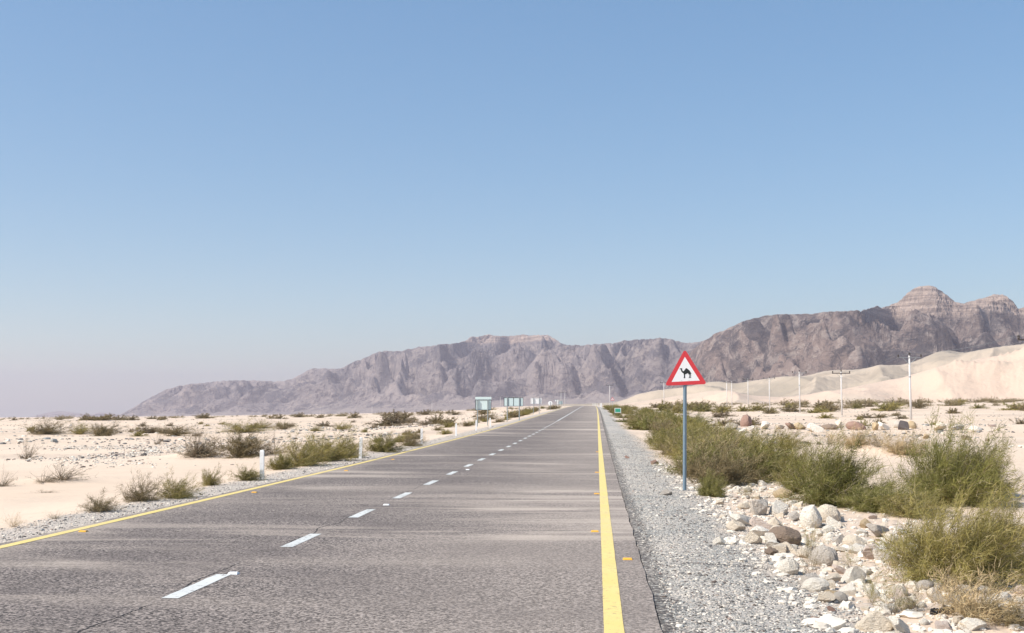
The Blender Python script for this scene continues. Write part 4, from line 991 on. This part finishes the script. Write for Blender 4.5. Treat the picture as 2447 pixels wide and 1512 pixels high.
# boulders on the berm behind the shrubs
BR_ = [(1783, 1018, 26, 28, RD, 'big square red boulder standing up left on the distant berm'), (1745, 1027, 40, 18, GY, 'low grey boulder left of the red one on the berm'), (1793, 1028, 22, 14, WH, 'white boulder at the foot of the red berm boulder'), (1825, 1025, 32, 18, WH, 'wide white boulder in the berm row'), (1863, 1026, 26, 14, CR, 'cream boulder in the berm row'), (1890, 1026, 28, 18, RD, 'reddish boulder left centre of the berm row'),
       (1912, 1026, 34, 16, OC, 'ochre boulder in the berm row'), (1948, 1032, 36, 24, WH, 'tall white boulder in the centre of the berm row'), (1980, 1026, 44, 12, BR, 'flat brown boulder right of centre on the berm'), (2005, 1022, 20, 20, CR, 'cream upright boulder right of centre on the berm'), (2045, 1026, 46, 18, RD, 'long reddish boulder on the berm'), (2090, 1026, 26, 18, OC, 'ochre boulder right on the berm'), (2112, 1026, 30, 20, WH, 'white boulder right on the berm'),
       (2146, 1020, 24, 16, GY, 'grey stone on top near the berm end'), (2156, 1025, 36, 22, DK, 'dark blackish boulder near the tall pole'), (2178, 1022, 24, 18, OC, 'ochre boulder just left of the tall pole base'), (2240, 1028, 40, 20, CR, 'rounded cream boulder right of the tall pole'), (2285, 1026, 44, 12, GY, 'flat grey boulder right of the tall pole'), (2330, 1032, 32, 14, WH, 'pale boulder farthest right on the berm'), (2210, 1050, 22, 12, OC, 'small ochre rock on the sand below the tall pole'), (2312, 1052, 24, 12, BR, 'small brown rock on the sand slope'), (2360, 1056, 12, 8, BR, 'tiny brown rock at right on the sand slope'), (1770, 1036, 24, 10, WH, 'flat white boulder low at the berm start'), (1650, 986, 30, 10, CR, 'pale stone heap piece beyond the sign post')]
for (u, vb, w, h, c, l) in BR_:
    D = 84; x, y, z = at_depth(u, vb, D); g = float(terrain(x, y))
    for _ in range(30):      # slide along the ray until it rests on the ground
        if z < g: D *= .985
        else: D *= 1.012
        x, y, z = at_depth(u, vb, D); g2 = float(terrain(x, y))
        if abs(z-g2) < .05: break
        g = g2
    rock(x, y, g2, w*D/F, h*D/F, (w+h)/2*D/F, c, l, group='boulders on the distant berm', src=ROCKS)
    if D > 200: pass
# stones scattered over sand in the middle distance: too many to count
def stones(name, N_, fx, size, label, cat, tbias=None, base=ICO0, zf=terrain, flat=.6):
    P_ = fx(N_); x, y = P_[:, 0], P_[:, 1]; N_ = len(x); z = zf(x, y)
    S = size(N_, x, y); sc = RNG.uniform(.7, 1.3, (N_, 3))*S[:, None]; sc[:, 2] *= flat
    V = base[0][None]*(1+RNG.uniform(-.28, .28, (N_, len(base[0]), 1)))
    a = RNG.uniform(0, 6.28, N_); ca, sa = np.cos(a)[:, None], np.sin(a)[:, None]; V = V*sc[:, None]
    V = np.stack([V[..., 0]*ca-V[..., 1]*sa, V[..., 0]*sa+V[..., 1]*ca, V[..., 2]], -1)
    V = V+np.stack([x, y, z+S*.12], -1)[:, None]
    Fc = base[1][None]+(np.arange(N_)*len(base[0]))[:, None, None]
    t = RNG.random(N_) if tbias is None else tbias(N_)
    o = mesh_np(name, V.reshape(-1, 3), [Fc.reshape(-1, 3)], M_GRAV, tint=np.repeat(t, len(base[0]))); tag(o, label, cat, kind='stuff')
def gR(n):
    y = 7*(70/7)**RNG.random(n)**1.25; x = .56+RNG.random(n)**1.0*1.7; x = x+road_x(y)
    return np.stack([x, y], -1)
stones('gravel', 42000, gR, lambda n, x, y: RNG.gamma(2.0, .0026, n)+.0035, 'grey loose gravel covering the right road shoulder', 'gravel', lambda n: RNG.random(n)**1.1)
def gL(n):
    y = 11*(90/11)**RNG.random(n); x = -7.36-RNG.random(n)*1.15; return np.stack([x, y], -1)
stones('gravel', 11000, gL, lambda n, x, y: RNG.gamma(2.0, .0036, n)+.004, 'pale loose gravel along the left road edge', 'gravel', lambda n: np.where(RNG.random(n) < .2, .1, .62+.38*RNG.random(n)))
def gP(n):
    y = 8.5*(36/8.5)**RNG.random(n); x = RNG.normal(3.0, 1.0, n); k = (x > 1.6) & (x < 5.6); return np.stack([x, y], -1)[k]
stones('small_stones', 3600, gP, lambda n, x, y: RNG.gamma(2, .010, n)+.008, 'small pale stones strewn between the right hand rocks', 'stones', lambda n: .74+.26*RNG.random(n), ICO1)
def gD(n):
    u = RNG.normal(310, 160, n); t = RNG.random(n); v = 1062+46*t+RNG.normal(0, 9, n); out = []
    for a, b in zip(u, v):
        d = ray(a, b); s = (-.25-CAMH)/d[2]; out.append((d[0]*s, d[1]*s))
    P_ = np.array(out); k = vnoise(P_[:, 0]/6, P_[:, 1]/9, 44)+RNG.normal(0, .12, len(P_)) > .02; return P_[k]
stones('small_stones', 5200, gD, lambda n, x, y: RNG.gamma(1.4, .015, n)+.014, 'dark and pale stones strewn over the left sand', 'stones', lambda n: np.where(RNG.random(n) < .22, RNG.random(n)*.1, .70+.3*RNG.random(n)), ICO0)
def gF(n):
    r = 60*(420/60)**RNG.random(n); a = RNG.uniform(-.60, .45, n); x = r*np.sin(a); y = r*np.cos(a); k = (np.abs(x+3.4) > 9) & (vnoise(x/40, y/14, 61) > .02); return np.stack([x, y], -1)[k]
stones('small_stones', 14000, gF, lambda n, x, y: RNG.gamma(1.5, .028, n)+.025+.0003*y, 'stones strewn over the far plain', 'stones', lambda n: np.where(RNG.random(n) < .5, RNG.random(n)*.4, .55+.45*RNG.random(n)), ICO0)
# black plastic scraps by the corner bush
def bag():
    x, y, z, t = hit(2255, 1466); D = depth_of(x, y, z)
    e = empty('plastic_scrap', (x, y, z)); tag(e, 'crumpled black plastic scraps lying on sand below the corner bush', 'litter')
    for (dx, w, h, s) in ((-22, 20, 14, 1), (8, 44, 18, 2), (40, 26, 9, 3)):
        V = ICO3[0].copy(); n = fbm(V[:, 0]*2.2+s, V[:, 1]*2.2+V[:, 2]*1.7, 3, 500+s); V = V*(1+.5*n[:, None]); V[:, 0] *= w*.5*D/F; V[:, 1] *= w*.3*D/F; V[:, 2] *= h*.9*D/F
        V[:, 0] += dx*D/F; mesh_np('plastic_fold', V, [ICO3[1]], M_BAG, e)
bag()

# ------------------------------------------------------------------ air
hb = MB(); hb.box(-17000, 17000, -17000, 17000, -115, 540)
hz = hb.build('haze', None); tag(hz, 'pale desert air haze', 'haze', kind='stuff')
hm = bpy.data.materials.new('haze'); hm.use_nodes = True; nt = hm.node_tree; nt.nodes.remove(nt.nodes['Principled BSDF'])
pv = nt.nodes.new('ShaderNodeVolumePrincipled'); pv.inputs['Color'].default_value = (.60, .58, .69, 1); pv.inputs['Density'].default_value = 7.2e-5; pv.inputs['Anisotropy'].default_value = .25
nt.links.new(pv.outputs[0], nt.nodes['Material Output'].inputs['Volume']); hz.data.materials.append(hm)
zs = max(float(max(v.co.z for v in o.data.vertices)) for o in C.objects if o.name.startswith('mountains')); print('top', zs, 'bushes', NBUSH)

# ------------------------------------------------------------------ light
SUN_EL = math.radians(46); TO = Vector((-.90, -.43, 0)); 
sx, sy = (TO.normalized()*math.cos(SUN_EL)).xy; to_sun = Vector((sx, sy, math.sin(SUN_EL)))
w = bpy.data.worlds.new("World"); scn.world = w; w.use_nodes = True; nt = w.node_tree
sk = nt.nodes.new('ShaderNodeTexSky'); sk.sky_type = 'NISHITA'; sk.sun_disc = False; sk.sun_elevation = SUN_EL; sk.sun_rotation = math.atan2(sx, sy)
sk.air_density = 1.0; sk.dust_density = 1.2; sk.ozone_density = 2.3; sk.altitude = 400
bg = nt.nodes['Background']; bg.inputs[1].default_value = .14; tn = nt.nodes.new('ShaderNodeMix'); tn.data_type = 'RGBA'; tn.blend_type = 'MULTIPLY'; tn.inputs[0].default_value = 1; tn.inputs[7].default_value = (1.31, 1.345, 1.36, 1)
gm = nt.nodes.new('ShaderNodeGamma'); gm.inputs[1].default_value = 0.6; hs = nt.nodes.new('ShaderNodeHueSaturation'); hs.inputs['Saturation'].default_value = 1.5
nt.links.new(sk.outputs[0], gm.inputs[0]); nt.links.new(gm.outputs[0], hs.inputs['Color']); nt.links.new(hs.outputs[0], tn.inputs[6]); nt.links.new(tn.outputs[2], bg.inputs[0])
sl = bpy.data.lights.new('sun', 'SUN'); sl.energy = 4.2; sl.angle = math.radians(.5); sl.color = (1, .945, .86)
so = bpy.data.objects.new('sun', sl); C.objects.link(so); so.rotation_euler = to_sun.to_track_quat('Z', 'Y').to_euler(); so.location = (0, 0, 300)
scn.view_settings.view_transform = 'Standard'; scn.view_settings.look = 'None'; scn.view_settings.exposure = .60; scn.view_settings.gamma = 1
scn.cycles.volume_bounces = 1
